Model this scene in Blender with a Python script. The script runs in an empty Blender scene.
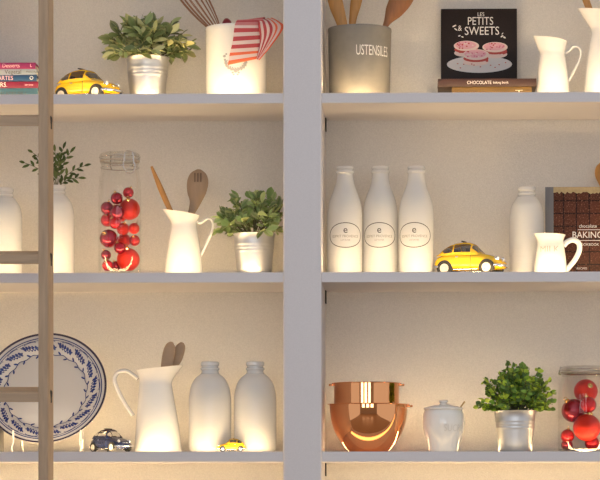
import bpy, bmesh, math, random
from math import sin, cos, pi, radians, sqrt, exp
from mathutils import Vector, Matrix

scene = bpy.context.scene
COL = scene.collection

# ------------------------------------------------------------------ camera
F, PX, PY, YAW = 2636.0, 339.0, 500.0, 0.0277
CAM = Vector((0.0, -5.8, 1.30))
RGT = Vector((cos(YAW), sin(YAW), 0)); FWD = Vector((-sin(YAW), cos(YAW), 0))

def at(px, py, Y):
    d = FWD + RGT * ((px - PX) / F) + Vector((0, 0, 1)) * ((PY - py) / F)
    t = (Y - CAM.y) / d.y
    return CAM + d * t

def M(Y):                     # metres per photo pixel at that depth
    return (Y - CAM.y) / F

cd = bpy.data.cameras.new('camera'); cam = bpy.data.objects.new('camera', cd); COL.objects.link(cam)
cam.location = CAM; cam.rotation_euler = (pi / 2, 0, YAW)
cd.sensor_width = 36; cd.lens = 36 * F / 600
cd.shift_x = (300 - PX) / 600; cd.shift_y = (PY - 240) / 600
cd.clip_end = 100
scene.camera = cam

# ------------------------------------------------------------------ materials
def nt(name):
    m = bpy.data.materials.new(name); m.use_nodes = True
    return m, m.node_tree.nodes, m.node_tree.links

def pbr(name, col, rough=.5, metal=0.0, spec=.5, bump=0, bscale=200, var=0, vscale=30, trans=0, coat=0, sss=0, stretch=None):
    m, n, l = nt(name)
    b = n['Principled BSDF']
    b.inputs['Base Color'].default_value = (*col, 1)
    b.inputs['Roughness'].default_value = rough
    b.inputs['Metallic'].default_value = metal
    b.inputs['Specular IOR Level'].default_value = spec
    b.inputs['Transmission Weight'].default_value = trans
    b.inputs['Coat Weight'].default_value = coat
    if sss:
        b.inputs['Subsurface Weight'].default_value = sss
        b.inputs['Subsurface Radius'].default_value = (.02, .018, .014)
        b.inputs['Subsurface Scale'].default_value = 1
    if bump or var:
        tc = n.new('ShaderNodeTexCoord')
        src = tc.outputs['Object']
        if stretch:
            mp = n.new('ShaderNodeMapping'); mp.inputs['Scale'].default_value = stretch
            l.new(src, mp.inputs['Vector']); src = mp.outputs['Vector']
    if var:
        nz = n.new('ShaderNodeTexNoise'); nz.inputs['Scale'].default_value = vscale; nz.inputs['Detail'].default_value = 5
        l.new(src, nz.inputs['Vector'])
        mx = n.new('ShaderNodeMix'); mx.data_type = 'RGBA'
        mx.inputs[6].default_value = (*[c * (1 - var) for c in col], 1)
        mx.inputs[7].default_value = (*[min(1, c * (1 + var)) for c in col], 1)
        l.new(nz.outputs['Fac'], mx.inputs[0]); l.new(mx.outputs[2], b.inputs['Base Color'])
    if bump:
        nb = n.new('ShaderNodeTexNoise'); nb.inputs['Scale'].default_value = bscale; nb.inputs['Detail'].default_value = 3
        l.new(src, nb.inputs['Vector'])
        bp = n.new('ShaderNodeBump'); bp.inputs['Strength'].default_value = bump; bp.inputs['Distance'].default_value = .002
        l.new(nb.outputs['Fac'], bp.inputs['Height']); l.new(bp.outputs['Normal'], b.inputs['Normal'])
    return m

def thin_glass(name, tint=(.97, .97, .96), blend=.25, lo=.04, hi=.75, rough=.02):
    m, n, l = nt(name)
    n.remove(n['Principled BSDF'])
    out = n['Material Output']
    lw = n.new('ShaderNodeLayerWeight'); lw.inputs['Blend'].default_value = blend
    mr = n.new('ShaderNodeMapRange'); mr.inputs[3].default_value = lo; mr.inputs[4].default_value = hi
    l.new(lw.outputs['Facing'], mr.inputs[0])
    t = n.new('ShaderNodeBsdfTransparent'); t.inputs['Color'].default_value = (*tint, 1)
    g = n.new('ShaderNodeBsdfGlossy'); g.inputs['Roughness'].default_value = rough; g.inputs['Color'].default_value = (.95, .95, .95, 1)
    mx = n.new('ShaderNodeMixShader')
    l.new(mr.outputs[0], mx.inputs[0]); l.new(t.outputs[0], mx.inputs[1]); l.new(g.outputs[0], mx.inputs[2])
    l.new(mx.outputs[0], out.inputs['Surface'])
    return m

def emis(name, col, s):
    m, n, l = nt(name)
    n.remove(n['Principled BSDF'])
    e = n.new('ShaderNodeEmission'); e.inputs['Color'].default_value = (*col, 1); e.inputs['Strength'].default_value = s
    l.new(e.outputs[0], n['Material Output'].inputs['Surface'])
    return m

def leafmat(name, rough=.5):
    m, n, l = nt(name)
    b = n['Principled BSDF']; b.inputs['Roughness'].default_value = rough
    a = n.new('ShaderNodeVertexColor'); a.layer_name = 'tint'
    l.new(a.outputs['Color'], b.inputs['Base Color'])
    tr = n.new('ShaderNodeBsdfTranslucent'); l.new(a.outputs['Color'], tr.inputs['Color'])
    mx = n.new('ShaderNodeMixShader'); mx.inputs[0].default_value = .22
    l.new(b.outputs[0], mx.inputs[1]); l.new(tr.outputs[0], mx.inputs[2])
    l.new(mx.outputs[0], n['Material Output'].inputs['Surface'])
    return m

def towelmat():
    m, n, l = nt('striped_cotton')
    b = n['Principled BSDF']; b.inputs['Roughness'].default_value = .95
    uv = n.new('ShaderNodeUVMap')
    sp = n.new('ShaderNodeSeparateXYZ'); l.new(uv.outputs[0], sp.inputs[0])
    r = n.new('ShaderNodeValToRGB'); l.new(sp.outputs['Y'], r.inputs[0])
    cr = r.color_ramp; cr.interpolation = 'CONSTANT'
    red = (.52, .075, .08, 1); wh = (.78, .60, .54, 1); pk = (.62, .22, .21, 1); orr = (.82, .16, .07, 1)
    stops = [(0, pk), (.06, red), (.10, pk), (.20, red), (.27, pk), (.36, wh), (.42, red), (.49, wh), (.55, red), (.62, wh), (.68, red), (.75, wh), (.81, orr), (.86, wh), (.93, orr)]
    while len(cr.elements) < len(stops): cr.elements.new(.5)
    for e, (p, c) in zip(cr.elements, stops): e.position = p; e.color = c
    l.new(r.outputs[0], b.inputs['Base Color'])
    return m

def chocmat():
    m, n, l = nt('chocolate_cover_print')
    b = n['Principled BSDF']; b.inputs['Roughness'].default_value = .5; b.inputs['Specular IOR Level'].default_value = .2
    tc = n.new('ShaderNodeTexCoord')
    mp = n.new('ShaderNodeMapping'); mp.inputs['Rotation'].default_value = (radians(90), 0, 0)
    l.new(tc.outputs['Object'], mp.inputs[0])
    br = n.new('ShaderNodeTexBrick'); br.inputs['Scale'].default_value = 1
    br.offset = 0; br.inputs['Brick Width'].default_value = .029; br.inputs['Row Height'].default_value = .029
    br.inputs['Mortar Size'].default_value = .0022; br.inputs['Mortar Smooth'].default_value = .6
    br.inputs['Color1'].default_value = (.065, .020, .009, 1); br.inputs['Color2'].default_value = (.09, .028, .013, 1)
    br.inputs['Mortar'].default_value = (.012, .004, .003, 1)
    l.new(mp.outputs[0], br.inputs['Vector'])
    nz = n.new('ShaderNodeTexNoise'); nz.inputs['Scale'].default_value = 330; nz.inputs['Detail'].default_value = 4
    l.new(tc.outputs['Object'], nz.inputs['Vector'])
    rp = n.new('ShaderNodeValToRGB'); rp.color_ramp.elements[0].position = .55; rp.color_ramp.elements[1].position = .72
    rp.color_ramp.elements[0].color = (0, 0, 0, 1); rp.color_ramp.elements[1].color = (1, 1, 1, 1)
    l.new(nz.outputs['Fac'], rp.inputs[0])
    mx = n.new('ShaderNodeMix'); mx.data_type = 'RGBA'; mx.inputs[7].default_value = (.30, .13, .075, 1)
    l.new(rp.outputs[0], mx.inputs[0]); l.new(br.outputs['Color'], mx.inputs[6])
    l.new(mx.outputs[2], b.inputs['Base Color'])
    return m

PAINT = pbr('satin_white_paint', (.69, .65, .64), .45, bump=.10, bscale=600, var=.07, vscale=420)
WALLP = pbr('cream_back_panel', (.70, .665, .61), .75, bump=.35, bscale=420, var=.17, vscale=380)
MILKG = pbr('white_milk_glass', (.88, .86, .82), .16, coat=.3)
_n, _l = MILKG.node_tree.nodes, MILKG.node_tree.links
_t = _n.new('ShaderNodeBsdfTranslucent'); _t.inputs['Color'].default_value = (.92, .89, .82, 1)
_m = _n.new('ShaderNodeMixShader'); _m.inputs[0].default_value = .36
_l.new(_n['Principled BSDF'].outputs[0], _m.inputs[1]); _l.new(_t.outputs[0], _m.inputs[2]); _l.new(_m.outputs[0], _n['Material Output'].inputs['Surface'])
NECKG = pbr('cloudy_glass_neck', (.84, .83, .79), .10, trans=.25, coat=.4)
CERAM = pbr('white_glazed_ceramic', (.86, .83, .76), .14, coat=.4)
ENAM = pbr('white_enamel', (.86, .83, .77), .22, coat=.3)
GALV = pbr('galvanised_steel', (.62, .62, .615), .42, metal=.95, var=.08, vscale=60)
ZINC = pbr('grey_zinc', (.21, .195, .17), .6, metal=.2, var=.2, vscale=45)
COPPER = pbr('polished_copper', (.96, .44, .19), .05, metal=1)
COPPERIN = pbr('brushed_copper_inside', (.85, .47, .28), .25, metal=1)
BRASSW = pbr('copper_wire', (.34, .17, .10), .4, metal=.5)
STEEL = pbr('bright_steel', (.72, .70, .66), .2, metal=1)
CHROME = pbr('chrome', (.85, .85, .85), .08, metal=1)
GOLD = pbr('gold_cap', (.85, .60, .22), .2, metal=1)
GLASS = thin_glass('clear_glass', blend=.10, lo=.015, hi=.9)
GLASST = thin_glass('thick_clear_glass', (.92, .92, .90), .12, .04, .9)
WOODL = pbr('ladder_oak', (.41, .285, .175), .55, var=.33, vscale=14, bump=.25, bscale=30, stretch=(9, 9, .9))
WOODR = pbr('ladder_rung_oak', (.41, .285, .175), .55, var=.33, vscale=14, bump=.25, bscale=30, stretch=(.9, 9, 9))
WOODA = pbr('olive_wood', (.52, .25, .065), .45, var=.3, vscale=40, stretch=(4, 4, .6))
WOODB = pbr('worn_beech', (.36, .24, .145), .6, var=.2, vscale=40, stretch=(4, 4, .6))
WOODD = pbr('dark_olive_wood', (.26, .10, .028), .45, var=.35, vscale=40, stretch=(4, 4, .6))
WOODG = pbr('pale_grey_wood', (.42, .29, .18), .7, var=.15, vscale=40)
YEL = pbr('yellow_car_paint', (.86, .50, .008), .22, coat=.6)
NAVY = pbr('navy_car_paint', (.012, .022, .075), .2, coat=.6)
BLACK = pbr('black_rubber', (.015, .014, .013), .6)
DARKF = pbr('dark_roof_fabric', (.035, .022, .018), .8)
BROWNF = pbr('dark_brown_roof_fabric', (.07, .022, .018), .7)
CREAMW = pbr('cream_wheel_disc', (.58, .54, .46), .25, coat=.3)
CARGL = thin_glass('tinted_car_glass', (.42, .40, .36), .12, .04, .8)
CARGLC = thin_glass('clear_car_glass', (.97, .96, .94), .1, .02, .8)
SEATM = pbr('brown_seat_vinyl', (.10, .05, .03), .6)
LAMP = pbr('headlamp_lens', (.85, .83, .78), .1, coat=.5)
REDC = pbr('red_shiny_bauble', (.62, .006, .008), .16, metal=.55, coat=.5)
REDM = pbr('crimson_dark_bauble', (.34, .004, .022), .14, metal=.6, coat=.5)
REDG = pbr('red_glitter_bauble', (.68, .022, .006), .36, metal=.45, bump=.9, bscale=900, var=.35, vscale=900)
PLATEM = pbr('white_faience', (.60, .585, .57), .12, coat=.5)
COBALT = pbr('cobalt_blue_glaze', (.016, .034, .17), .15, coat=.5)
NAVYG = pbr('dark_rim_glaze', (.03, .025, .06), .15, coat=.5)
WIREW = pbr('white_coated_wire', (.85, .82, .76), .25, coat=.3)
LEAF = leafmat('glossy_leaf')
STEMM = pbr('green_brown_stem', (.10, .10, .035), .7)
SOIL = pbr('dark_moss', (.035, .04, .018), .95, bump=.8, bscale=200)
TOWEL = towelmat()
REDP = pbr('red_plastic', (.26, .02, .03), .35)
PAGES = pbr('book_pages', (.75, .68, .55), .9)
INK = pbr('dark_print', (.07, .06, .05), .6)
INKG = pbr('grey_print', (.40, .37, .32), .6)
WHITEP = pbr('white_print', (.80, .76, .70), .6)
CREAMP = pbr('cream_print', (.80, .70, .50), .6)
PINKP = pbr('pale_pink_print', (.80, .45, .48), .6)
GREYBOX = pbr('dark_grey_wood', (.12, .11, .10), .6)
LEDC = (1.0, .705, .365)
LEDF = {-1: 34, 0: 38, 1: 42, 2: 34, 3: 95}      # strip near the front of each shelf
LEDB = {-1: 5, 0: 6, 1: 9, 2: 46, 3: 10}
LEDY = {-1: .2, 0: .2, 1: .2, 2: .140, 3: .2}        # strip near the back
LEDR = emis('warm_led_dim', LEDC, 3)
LEDM = {k: (emis('warm_led_front', LEDC, LEDF[k]), emis('warm_led_rear', LEDC, LEDB[k])) for k in LEDF}

# ------------------------------------------------------------------ geometry helpers
class G:
    def __init__(s): s.v = []; s.f = []; s.m = []; s.c = []; s.uv = None
    def add(s, vf, mat=0, T=None, col=None):
        v, f = vf; o = len(s.v)
        for p in v:
            p = Vector(p)
            s.v.append(T @ p if T is not None else p)
        for q in f: s.f.append([i + o for i in q]); s.m.append(mat)
        if col is not None: s.c += col if isinstance(col, list) else [col] * len(v)
        return s

def link(name, g, mats, parent=None, sharp=38, smooth=True, loc=None):
    if isinstance(g, tuple): g = G().add(g)
    me = bpy.data.meshes.new(name)
    me.from_pydata([tuple(p) for p in g.v], [], g.f)
    mats = mats if isinstance(mats, (list, tuple)) else [mats]
    for m in mats: me.materials.append(m)
    if len(mats) > 1: me.polygons.foreach_set('material_index', g.m)
    if g.c:
        a = me.color_attributes.new('tint', 'FLOAT_COLOR', 'POINT')
        for i, c in enumerate(g.c): a.data[i].color = (*c, 1)
    if g.uv:
        ul = me.uv_layers.new(name='UVMap')
        for lp in me.loops: ul.data[lp.index].uv = g.uv[lp.vertex_index]
    bm = bmesh.new(); bm.from_mesh(me)
    if not g.c: bmesh.ops.recalc_face_normals(bm, faces=bm.faces)
    bm.to_mesh(me); bm.free()
    if smooth:
        me.polygons.foreach_set('use_smooth', [True] * len(me.polygons))
        me.set_sharp_from_angle(angle=radians(sharp))
    me.update()
    o = bpy.data.objects.new(name, me); COL.objects.link(o)
    if parent: o.parent = parent
    if loc is not None: o.location = loc
    return o

def thing(name, label, cat, loc, rz=0, group=None, rot=None):
    o = bpy.data.objects.new(name, None); COL.objects.link(o)
    o.location = loc; o.rotation_euler = rot if rot else (0, 0, rz)
    o.empty_display_size = .02
    return tag(o, label, cat, group)

def tag(o, label, cat, group=None):
    o['label'] = label; o['category'] = cat
    if group: o['group'] = group
    return o

def copy_tree(o, parent=None):
    c = o.copy(); COL.objects.link(c)
    if parent: c.parent = parent
    for ch in list(o.children): copy_tree(ch, c)
    return c

def box(x0, x1, y0, y1, z0, z1, bev=0, seg=2):
    bm = bmesh.new()
    r = bmesh.ops.create_cube(bm, size=1)
    for v in bm.verts:
        v.co = Vector(((x0 + x1) / 2 + v.co.x * (x1 - x0), (y0 + y1) / 2 + v.co.y * (y1 - y0), (z0 + z1) / 2 + v.co.z * (z1 - z0)))
    if bev: bmesh.ops.bevel(bm, geom=list(bm.edges), offset=bev, segments=seg, profile=.5, affect='EDGES')
    bm.verts.index_update()
    out = ([v.co.copy() for v in bm.verts], [[v.index for v in f.verts] for f in bm.faces]); bm.free()
    return out

def rev(prof, seg=48, f=None):
    """surface of revolution about z; prof = [(r, z, ...)]; f(row, a) -> point"""
    v = []; fs = []; rings = []
    for row in prof:
        r = row[0]
        if r < 1e-7:
            rings.append([len(v)]); v.append(Vector((0, 0, row[1])) if f is None else Vector(f(row, 0)))
        else:
            ring = []
            for k in range(seg):
                a = 2 * pi * k / seg
                ring.append(len(v))
                v.append(Vector((r * cos(a), r * sin(a), row[1])) if f is None else Vector(f(row, a)))
            rings.append(ring)
    for A, B in zip(rings, rings[1:]):
        if len(A) == 1 and len(B) == 1: continue
        for k in range(seg):
            k2 = (k + 1) % seg
            if len(A) == 1: fs.append([A[0], B[k], B[k2]])
            elif len(B) == 1: fs.append([A[k], A[k2], B[0]])
            else: fs.append([A[k], A[k2], B[k2], B[k]])
    return v, fs

def smooth_path(pts, n=8):
    pts = [Vector(p) for p in pts]
    P = [pts[0] * 2 - pts[1]] + pts + [pts[-1] * 2 - pts[-2]]
    out = []
    for i in range(1, len(P) - 2):
        for k in range(n):
            t = k / n
            a, b, c, d = P[i - 1], P[i], P[i + 1], P[i + 2]
            out.append(.5 * ((2 * b) + (c - a) * t + (2 * a - 5 * b + 4 * c - d) * t * t + (3 * b - a - 3 * c + d) * t ** 3))
    out.append(pts[-1])
    return out

def tube(pts, r, seg=10, closed=False, flat=1.0, up=(0, 1, 0)):
    """swept tube; r scalar or list; flat scales the axis along `up`"""
    pts = [Vector(p) for p in pts]; n = len(pts); v = []; fs = []
    up = Vector(up)
    for i, p in enumerate(pts):
        if closed: t = pts[(i + 1) % n] - pts[i - 1]
        else: t = pts[min(i + 1, n - 1)] - pts[max(i - 1, 0)]
        t.normalize()
        u = up - t * up.dot(t)
        if u.length < 1e-4: u = Vector((1, 0, 0)) - t * t.x
        u.normalize(); w = t.cross(u)
        rr = r[i] if isinstance(r, (list, tuple)) else r
        for k in range(seg):
            a = 2 * pi * k / seg
            v.append(p + u * (cos(a) * rr * flat) + w * (sin(a) * rr))
    m = n if closed else n - 1
    for i in range(m):
        for k in range(seg):
            a0 = i * seg; a1 = ((i + 1) % n) * seg; k2 = (k + 1) % seg
            fs.append([a0 + k, a0 + k2, a1 + k2, a1 + k])
    if not closed:
        fs.append(list(range(seg))[::-1]); fs.append([(n - 1) * seg + k for k in range(seg)])
    return v, fs

def circle_pts(r, z=0, n=40, c=(0, 0)):
    return [(c[0] + r * cos(2 * pi * k / n), c[1] + r * sin(2 * pi * k / n), z) for k in range(n)]

def text_geo(s, size, sx=1.0):
    cu = bpy.data.curves.new('lettering', 'FONT'); cu.body = s; cu.size = size
    cu.align_x = 'CENTER'; cu.align_y = 'CENTER'; cu.resolution_u = 3
    ob = bpy.data.objects.new('lettering', cu)
    me = ob.to_mesh()
    v = [Vector((p.co.x * sx, p.co.y, 0)) for p in me.vertices]; f = [list(p.vertices) for p in me.polygons]
    ob.to_mesh_clear(); bpy.data.objects.remove(ob); bpy.data.curves.remove(cu)
    return v, f

def on_plane(vf, y, cx, cz):           # lettering facing -y
    return [Vector((cx + p.x, y, cz + p.y)) for p in vf[0]], vf[1]

def on_round(vf, R, cz, a0=-pi / 2, off=.0004):     # lettering wrapped on a round body; a0 = facing angle
    out = []
    for p in vf[0]:
        r = (R(cz + p.y) if callable(R) else R) + off
        a = a0 + p.x / r
        out.append(Vector((r * cos(a), r * sin(a), cz + p.y)))
    return out, vf[1]

def interp(tab, x):
    if x <= tab[0][0]: return tab[0][1]
    for (a, fa), (b, fb) in zip(tab, tab[1:]):
        if x <= b:
            t = (x - a) / (b - a); t2 = t * t * (3 - 2 * t) if False else t
            return fa + (fb - fa) * t2
    return tab[-1][1]

def ring2d(rx, ry, w, n=64):           # flat elliptical line, xy plane
    v = []; f = []
    for k in range(n):
        a = 2 * pi * k / n
        v += [Vector((rx * cos(a), ry * sin(a), 0)), Vector(((rx - w) * cos(a), (ry - w) * sin(a), 0))]
    for k in range(n):
        k2 = (k + 1) % n
        f.append([2 * k, 2 * k2, 2 * k2 + 1, 2 * k + 1])
    return v, f

def blob2d(pts):
    return [Vector((p[0], p[1], 0)) for p in pts], [list(range(len(pts)))]

def ell2d(cx, cy, rx, ry, n=28, a=0):
    return blob2d([(cx + rx * cos(2 * pi * k / n) * cos(a) - ry * sin(2 * pi * k / n) * sin(a),
                    cy + rx * cos(2 * pi * k / n) * sin(a) + ry * sin(2 * pi * k / n) * cos(a)) for k in range(n)])

# ------------------------------------------------------------------ the bookcase
D = .27
Zrow = {0: at(322, 93.0, 0).z, 1: at(322, 272.2, 0).z, 2: at(322, 451.6, 0).z}
step = (Zrow[0] - Zrow[2]) / 2
Zrow[-1] = Zrow[0] + step; Zrow[3] = Zrow[2] - step
TH = 10.0 * M(0)
xdl = at(283.2, 240, -.006).x; xdr = at(321.6, 240, -.006).x
BW = .86
xl = xdl - BW; xr = xdr + BW; UW = xdr - xdl
ztop = Zrow[-1] + .30; zbot = 0.0

case = thing('built_in_bookcase', 'white painted built-in bookcase with warm lit shelves in two bays', 'bookcase', (0, 0, 0))
link('back_panel', box(xl - UW, xr + UW, D, D + .02, zbot, ztop), WALLP, case)
for x0 in (xl - UW, xdl, xr):
    link('upright', box(x0, x0 + UW, -.006, D, zbot, ztop, .004, 3), PAINT, case)
for bx0, bx1 in ((xl, xdl), (xdr, xr)):
    for k in (-1, 0, 1, 2, 3):
        z = Zrow[k]; t = TH; yr = LEDY[k]
        prof = [(0, -t), (0, -.0012), (.0012, 0), (.017, 0), (.017, -.0052), (.030, -.0052), (.058, 0), (yr - .001, 0), (yr - .001, -.003), (yr + .011, -.003), (yr + .011, 0), (D, 0), (D, -t)]
        v = [Vector((x, y, z + q)) for x in (bx0, bx1) for (y, q) in prof]; n = len(prof)
        f = [[i, (i + 1) % n, n + (i + 1) % n, n + i] for i in range(n)] + [list(range(n)), list(range(n, 2 * n))[::-1]]
        sh = link('shelf', (v, f), PAINT, case, smooth=False)
        v = [Vector((x, y, z + q)) for x in (bx0 + .01, bx1 - .01) for (y, q) in ((.0185, -.0051), (.0185, -.0006), (.0285, -.0045), (.0285, -.0051))]
        f = [[0, 1, 5, 4], [1, 2, 6, 5], [2, 3, 7, 6], [3, 0, 4, 7], [0, 1, 2, 3], [4, 5, 6, 7]]
        link('led_strip', (v, f), LEDR if k == 2 and bx0 > xdl else LEDM[k][0], sh, smooth=False)
        link('led_strip', box(bx0 + .01, bx1 - .01, yr, yr + .01, z - .0029, z - .0004), LEDM[k][1], sh, smooth=False)
        link('shelf_bracket', box(bx0, bx0 + .003, D - .05, D - .025, z - t - .03, z - t, .001), BLACK, sh)
    link('plinth', box(bx0, bx1, .01, D, zbot, Zrow[3] - .40), PAINT, case)

# room around it
def struct(name, g, m):
    o = link(name, g, m, smooth=False); o['kind'] = 'structure'; return o
FLOORM = pbr('oak_floor', (.30, .19, .11), .4, var=.3, vscale=6, stretch=(8, 1, 1))
ROOMW = pbr('room_wall_paint', (.42, .36, .31), .8)
struct('floor', box(-3.6, 3.6, -7.6, D + .02, -.05, 0), FLOORM)
g = G()
wins = [(-2.7, -1.5), (-.95, .25), (.8, 2.0)]; wz0, wz1 = .95, 2.65
xs = [-3.6] + [c for w in wins for c in w] + [3.6]
for i in range(0, len(xs), 2): g.add(box(xs[i], xs[i + 1], -7.7, -7.6, 0, 3.2))
for a, b in wins: g.add(box(a, b, -7.7, -7.6, 0, wz0)); g.add(box(a, b, -7.7, -7.6, wz1, 3.2))
struct('wall_front', g, ROOMW)
for i, (a, b) in enumerate(wins):
    g = G()
    for xx in (a, (a + b) / 2 - .03, b - .06): g.add(box(xx, xx + .06, -7.68, -7.62, wz0, wz1))
    for zz in (wz0, wz0 + .53, wz0 + 1.07, wz1 - .06): g.add(box(a, b, -7.68, -7.62, zz, zz + .06))
    struct('window_%d' % (i + 1), g, PAINT)

# ------------------------------------------------------------------ ladder
YL0, YL1 = -.30, -.215
lx1 = at(48.0, 240, YL0).x; lx0 = at(38.3, 240, YL0).x
lad = thing('library_ladder', 'wooden library ladder standing in front of the left bay', 'ladder', (lx0 - .2, YL0, 0))
def L(p): return (p[0] - (lx0 - .2), p[1] - YL0, p[2])
def lbox(x0, x1, y0, y1, z0, z1, b=.0015):
    return box(x0 - (lx0 - .2), x1 - (lx0 - .2), y0 - YL0, y1 - YL0, z0, z1, b)
ltop = Zrow[-1] + .1
link('rail', lbox(lx0, lx1, YL0, YL1, 0, ltop), WOODL, lad)
link('rail', lbox(lx0 - .42 - (lx1 - lx0), lx0 - .42, YL0, YL1, 0, ltop), WOODL, lad)
zr = at(30, 402, YL0).z; pitch = (at(30, 126, YL0).z - at(30, 402, YL0).z) / 2
sl = .176
for k in range(-4, 4):
    z = zr + k * pitch; t = .0205
    v = []
    for x in (lx0 - .42, lx0):
        for (y, q) in ((YL0 + .002, 0), (YL0 + .002, t - .002), (YL0 + .004, t), (YL1 - .002, t + sl * .083), (YL1 - .002, sl * .083)):
            v.append(Vector(L((x, y, z + q))))
    f = [[i, (i + 1) % 5, 5 + (i + 1) % 5, 5 + i] for i in range(5)] + [[0, 1, 2, 3, 4], [9, 8, 7, 6, 5]]
    link('rung', (v, f), WOODR, lad, smooth=False)
    g = G(); zc = z + .014
    T = Matrix.Translation(Vector(L((lx1, (YL0 + YL1) / 2 + .004, zc))))
    for ang, ln, oy in ((0, .012, -.006), (.6, .011, .004), (-.5, .013, .004)):
        ln *= 1.35; b = box(-.001, .0014, -.0042, .0042, -ln / 2, ln / 2, .0008)
        g.add(b, T=T @ Matrix.Translation((0, .005 * (1 if ang > 0 else -1 if ang < 0 else 0), oy)) @ Matrix.Rotation(-ang, 4, 'X'))
    link('bolt', g, BLACK, lad)

# ------------------------------------------------------------------ bottles
def place(px, Y, row): 
    return Vector((at(px, 300, Y).x, Y, Zrow[row] + .0006))
def hgt(py, Y, row): return at(300, py, Y).z - Zrow[row]

def profile_px(rows, Y, row):
    """[(radius px, photo y)] -> [(r, z)] with the outline seen at depth Y"""
    m = M(Y); return [(r * m, hgt(py, Y, row)) for r, py in rows]

def smooth_prof(p, n=4):
    q = smooth_path([Vector((a, 0, b)) for a, b in p], n)
    return [(max(v.x, 0), v.z) for v in q]

def milk_bottle(name, label, px, Y, row, tall, group, lettering=False, rpx=None, top=None, a0=-pi / 2):
    t = thing(name, label, 'bottle', place(px, Y, row), 0, group)
    m = M(Y); base = {0: 93, 1: 272.2, 2: 451.6}[row]
    if tall:
        s = 1.0
        body = [(17.6, 245), (17.7, 224), (17.4, 213), (15.9, 203), (13.2, 195), (10.7, 188.5), (9.4, 184)]
        neck = [(9.4, 184), (8.5, 179), (8.1, 175), (8.3, 174), (9.3, 173.4), (9.3, 171.6), (7.9, 171), (7.9, 170.2), (8.8, 169.6), (8.8, 168), (8.2, 167.2), (6.6, 167.4), (6.4, 172), (7, 184)]
    else:
        R = rpx; k = R / 21.0; h0 = top; q = 1.08 if R < 19 else .92
        body = [(R, h0 + 70), (R, h0 + 46 * k), (R * .985, h0 + 34 * k), (R * .88, h0 + 23 * k), (R * .70, h0 + 16.5 * k), (R * .52 * q, h0 + 12.5 * k)]
        neck = [(R * .52 * q, h0 + 12.5 * k), (R * .45 * q, h0 + 10.6 * k + .8), (R * .42 * q, h0 + 8.8), (R * .48 * q, h0 + 8), (R * .48 * q, h0 + 6.4), (R * .41 * q, h0 + 5.6), (R * .41 * q, h0 + 4.4), (R * .47 * q, h0 + 3.7), (R * .47 * q, h0 + .8), (R * .42 * q, h0), (R * .34 * q, h0 + .3), (R * .33 * q, h0 + 6), (R * .38 * q, h0 + 12 * k)]
    bp = smooth_prof(profile_px(body, Y, row))
    r0 = bp[0][0]
    bottom = [(0, .0), (r0 * .80, 0), (r0 * .90, .0012), (r0 * .965, .005), (r0, .012)]
    link('body', rev(bottom + bp, 56), MILKG, t)
    link('neck', rev(profile_px(neck, Y, row), 44), NECKG if not tall and row == 2 else MILKG, t, sharp=50)
    if lettering:
        g = G(); zc = hgt(237.2, Y, row)
        g.add(on_round(ring2d(18.4 * m, 12.6 * m, .7 * m), 17.8 * m, zc, a0))
        g.add(on_round(text_geo('e', 10 * m), 18 * m, zc + 5.2 * m, a0))
        link('printed_oval', g, INK, t, smooth=False)
        g = G()
        g.add(on_round(text_geo('ESPRIT PROVENCE', 3.6 * m, .95), 18 * m, zc - 1.2 * m, a0))
        g.add(on_round(text_geo('LAIT ENTIER', 2.2 * m, .8), 18 * m, zc - 5 * m, a0))
        link('printed_lettering', g, INKG, t, smooth=False)
    return t

gB = 'tall milk bottles with a printed oval'
milk_bottle('milk_bottle', 'tall white bottle with printed oval, leftmost of three, beside the white upright', 345, .115, 1, True, gB, True, a0=-pi / 2 + .05)
milk_bottle('milk_bottle', 'tall white bottle with printed oval, middle one of the row of three', 380.3, .13, 1, True, gB, True, a0=-pi / 2 - .05)
milk_bottle('milk_bottle', 'tall white bottle with printed oval standing beside the yellow toy car', 416.3, .115, 1, True, gB, True, a0=-pi / 2 - .12)
gW = 'wide white milk bottles'
milk_bottle('milk_bottle', 'wide white milk bottle behind the tiny car, beside the wooden-handled pitcher', 210, .10, 2, False, gW, rpx=21.2, top=362)
milk_bottle('milk_bottle', 'wide white milk bottle on the lower shelf next to the white upright', 255.2, .10, 2, False, gW, rpx=21.2, top=362)
milk_bottle('milk_bottle', 'white milk bottle at the far left edge, behind the ladder rung', 4.8, .12, 1, False, gW, rpx=17.4, top=187.5)
milk_bottle('milk_bottle', 'white milk bottle half hidden by the ladder rail, holding a leafy sprig', 56.8, .12, 1, False, gW, rpx=17.6, top=185)
milk_bottle('milk_bottle', 'wide white milk bottle standing between yellow car and baking book', 526.8, .15, 1, False, gW, rpx=17.4, top=188)

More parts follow.
